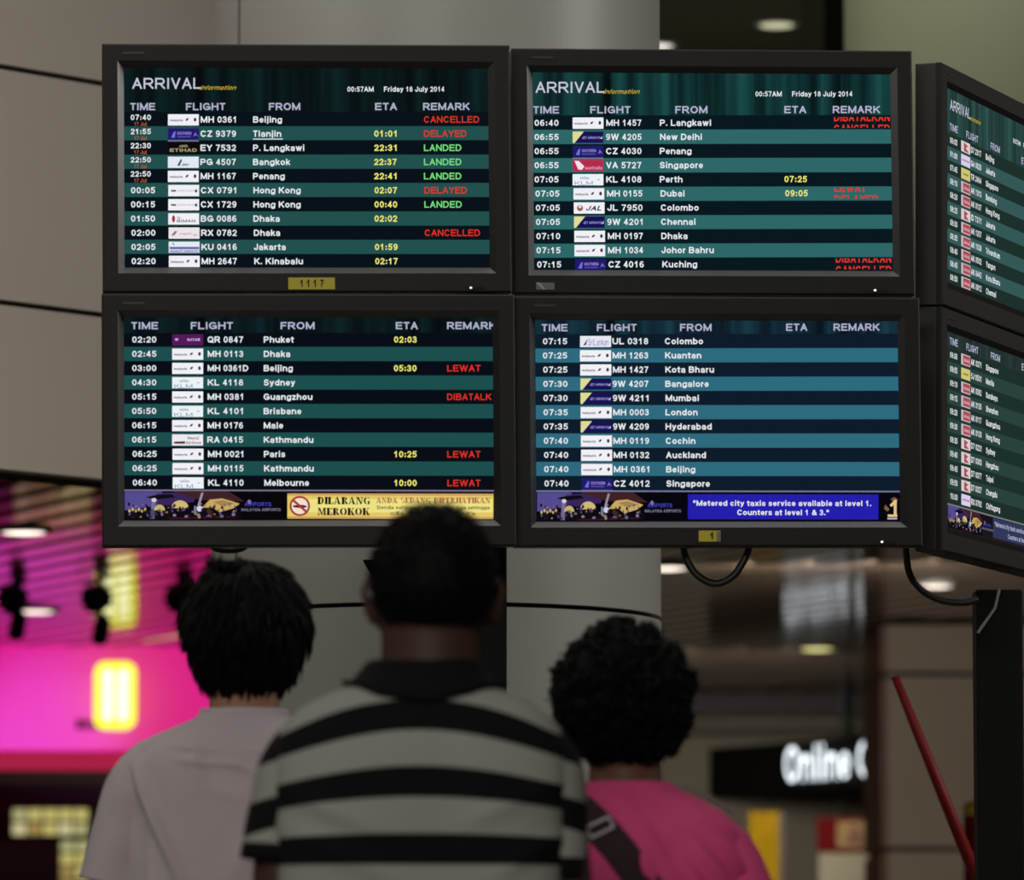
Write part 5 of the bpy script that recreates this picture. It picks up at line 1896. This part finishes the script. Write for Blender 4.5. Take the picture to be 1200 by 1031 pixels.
# ---- woman in the pink top, right
px0, Y = 733, 8.66
t = thing('person', 'curly-haired person in magenta pink top with a strap across the back', 'person', ((px0 - 600) / FPX * Y, Y, 0), (0, 0, R(4)))
W_LOC = Vector(t.location)
H = dict(ax=0.071, ay=0.09, az=0.107, flare=0.25, hl=(-0.076, -0.06, 0.03), off=0.024, top=0.008, side=0.012, fade=0.035, nf=6, na=0.022, n=1500, seed=3)
hc = Vector((-0.004, 0.012, 1.446))
TX = 0.002
arm_l = [(0.15, 0, 1.24), (0.18, 0, 1.17), (0.195, 0.0, 1.05), (0.2, 0.01, 1.0), (0.2, 0.07, 0.9), (0.18, 0.12, 0.82)]
make_body(t, dict(H=H, hc=hc, zt=1.555, c7=1.31, neck=0.058, sh=0.18, zs=1.25, tx=TX, arm=0.04, armpath=(arm_l, arm_l)), SKIN3)
make_hair(t, H, hc, M_HAIR, 'curly')
M_PINK = cloth_mat('magenta_cotton', (216, 78, 132))
S3 = Shirt([(0.78, 0.205, .14, .13, 0), (0.90, .20, .138, .13, 0), (1.0, .192, .135, .128, 0), (1.10, .186, .13, .13, 0), (1.17, .185, .12, .132, 0), (1.215, .184, .11, .13, 0),
            (1.255, .176, .098, .122, 0), (1.285, .158, .088, .110, 0), (1.305, .132, .080, .098, 0), (1.320, .104, .072, .086, 0), (1.333, .078, .064, .074, 0), (1.343, .064, .06, .064, 0)], TX)
f3 = [(-0.02, 1.32, 0.06, 1.19, 0.010, 0.006), (0.0, 1.25, 0.03, 1.18, 0.01, 0.006), (0.16, 1.26, 0.08, 1.30, 0.010, 0.005), (0.155, 1.23, 0.06, 1.29, 0.010, 0.006),
      (0.09, 1.24, 0.15, 1.17, 0.010, 0.009), (0.07, 1.22, 0.12, 1.15, 0.010, 0.009), (0.05, 1.2, 0.09, 1.13, 0.010, 0.007), (0.12, 1.25, 0.18, 1.19, 0.010, 0.008), (0.02, 1.3, 0.12, 1.22, 0.012, 0.005)]
S3.build(t, M_PINK, f3, lambda x, z: z, 'top', wob=0.004)
for s in (-1, 1):
    sleeve(t, [(TX + s * 0.10, 0, 1.265), (TX + s * 0.132, 0, 1.248), (TX + s * 0.158, 0, 1.205), (TX + s * 0.182, -0.002, 1.14), (TX + s * 0.2, -0.004, 1.06)],
           [0.03, 0.046, 0.054, 0.057, 0.06], [0.055, 0.078, 0.086, 0.083, 0.08], M_PINK, lambda v, u: v.z, seed=s + 9, wob=0.005)
mb = MB()
pts = []
for k in range(9):
    u = k / 8
    x = 0.082 + 0.075 * u
    z = 1.333 - 0.036 * u
    pts.append((TX + x, -0.03, z + 0.003))
for q in range(12):
    u = q / 11
    i = min(int(u * 8), 7)
    p = Vector(pts[i]).lerp(Vector(pts[i + 1]), u * 8 - i)
    mb.lathe([(0.0015, -0.0028), (0.0032, 0), (0.0015, 0.0028)], p, mat('silver_bead', (150, 144, 150), 0.35, 0.6), 8)
mb.build('bead_trim', t)
trousers_shoes(t, TX, M_TROUSER, M_SHOE, 0.07)

# ---- her shoulder bag: strap across the back, buckle, bag on the hip
t = thing('shoulder_bag', 'dark maroon shoulder bag strap with silver buckle across the magenta top', 'bag', W_LOC, (0, 0, R(4)))
M_STRAP = mat('maroon_webbing', (44, 14, 26), 0.8)


def on_back(x, z, o=0.006):
    return Vector((TX + x, S3.back(x, z) - o, z))


def ribbon(pts, nrm, w_, th):
    mb_ = MB()
    vs_, fs_ = [], []
    for i, p in enumerate(pts):
        tn = (pts[min(i + 1, len(pts) - 1)] - pts[max(i - 1, 0)]).normalized()
        nn = nrm[i] if isinstance(nrm, list) else nrm
        sd_ = tn.cross(nn).normalized()
        nn = sd_.cross(tn).normalized()
        for a, c_ in ((-1, -1), (1, -1), (1, 1), (-1, 1)):
            vs_.append(p + sd_ * (a * w_ / 2) + nn * (c_ * th / 2))
    for i in range(len(pts) - 1):
        for k in range(4):
            fs_.append((i * 4 + k, i * 4 + (k + 1) % 4, i * 4 + 4 + (k + 1) % 4, i * 4 + 4 + k))
    mb_.add(vs_, fs_, M_STRAP)
    return mb_


path = [(-0.098 + 0.0, 1.322), (-0.085, 1.305), (-0.066, 1.285), (-0.045, 1.262), (-0.022, 1.235), (0.0, 1.205), (0.024, 1.17), (0.05, 1.13), (0.08, 1.08), (0.11, 1.02), (0.14, 0.96), (0.17, 0.91)]
pts = [on_back(x, z) for x, z in path]
pts = [Vector((TX - 0.094, 0.06, 1.31)), Vector((TX - 0.102, 0.0, 1.335))] + pts
nr = [Vector((0, 0.6, 0.8)), Vector((0, 0.1, 1))] + [Vector((0, -1, 0.5)), Vector((0, -1, 0.3))] + [Vector((0.1, -1, 0.1))] * 10
strap_ = ribbon(pts, nr, 0.05, 0.003).build('strap', t, smooth=False)
mb = MB()
bc = on_back(-0.052, 1.270, 0.016)
ux = Vector((0.9, -0.05, 0.44)).normalized()
uz = Vector((-0.44, 0, 0.9)).normalized()
pts = [bc + ux * a * 0.0185 + uz * c_ * 0.0085 for a, c_ in ((-1, -1), (1, -1), (1, 1), (-1, 1))]
for i in range(4):
    mb.tube([pts[i], pts[(i + 1) % 4]], 0.0021, mat('buckle_silver', (215, 212, 214), 0.25, 0.3), 8)
o = mb.build('buckle', strap_)
o['label'] = 'silver rectangular buckle'
mb = MB()
mb.box((TX + 0.25, -0.02, 0.80), (0.10, 0.28, 0.22), M_STRAP)
bag_ = mb.build('bag_body', t, bevel=0.02)
mb = MB()
mb.box((TX + 0.303, -0.02, 0.86), (0.012, 0.27, 0.12), M_STRAP)
mb.build('flap', bag_, bevel=0.004)
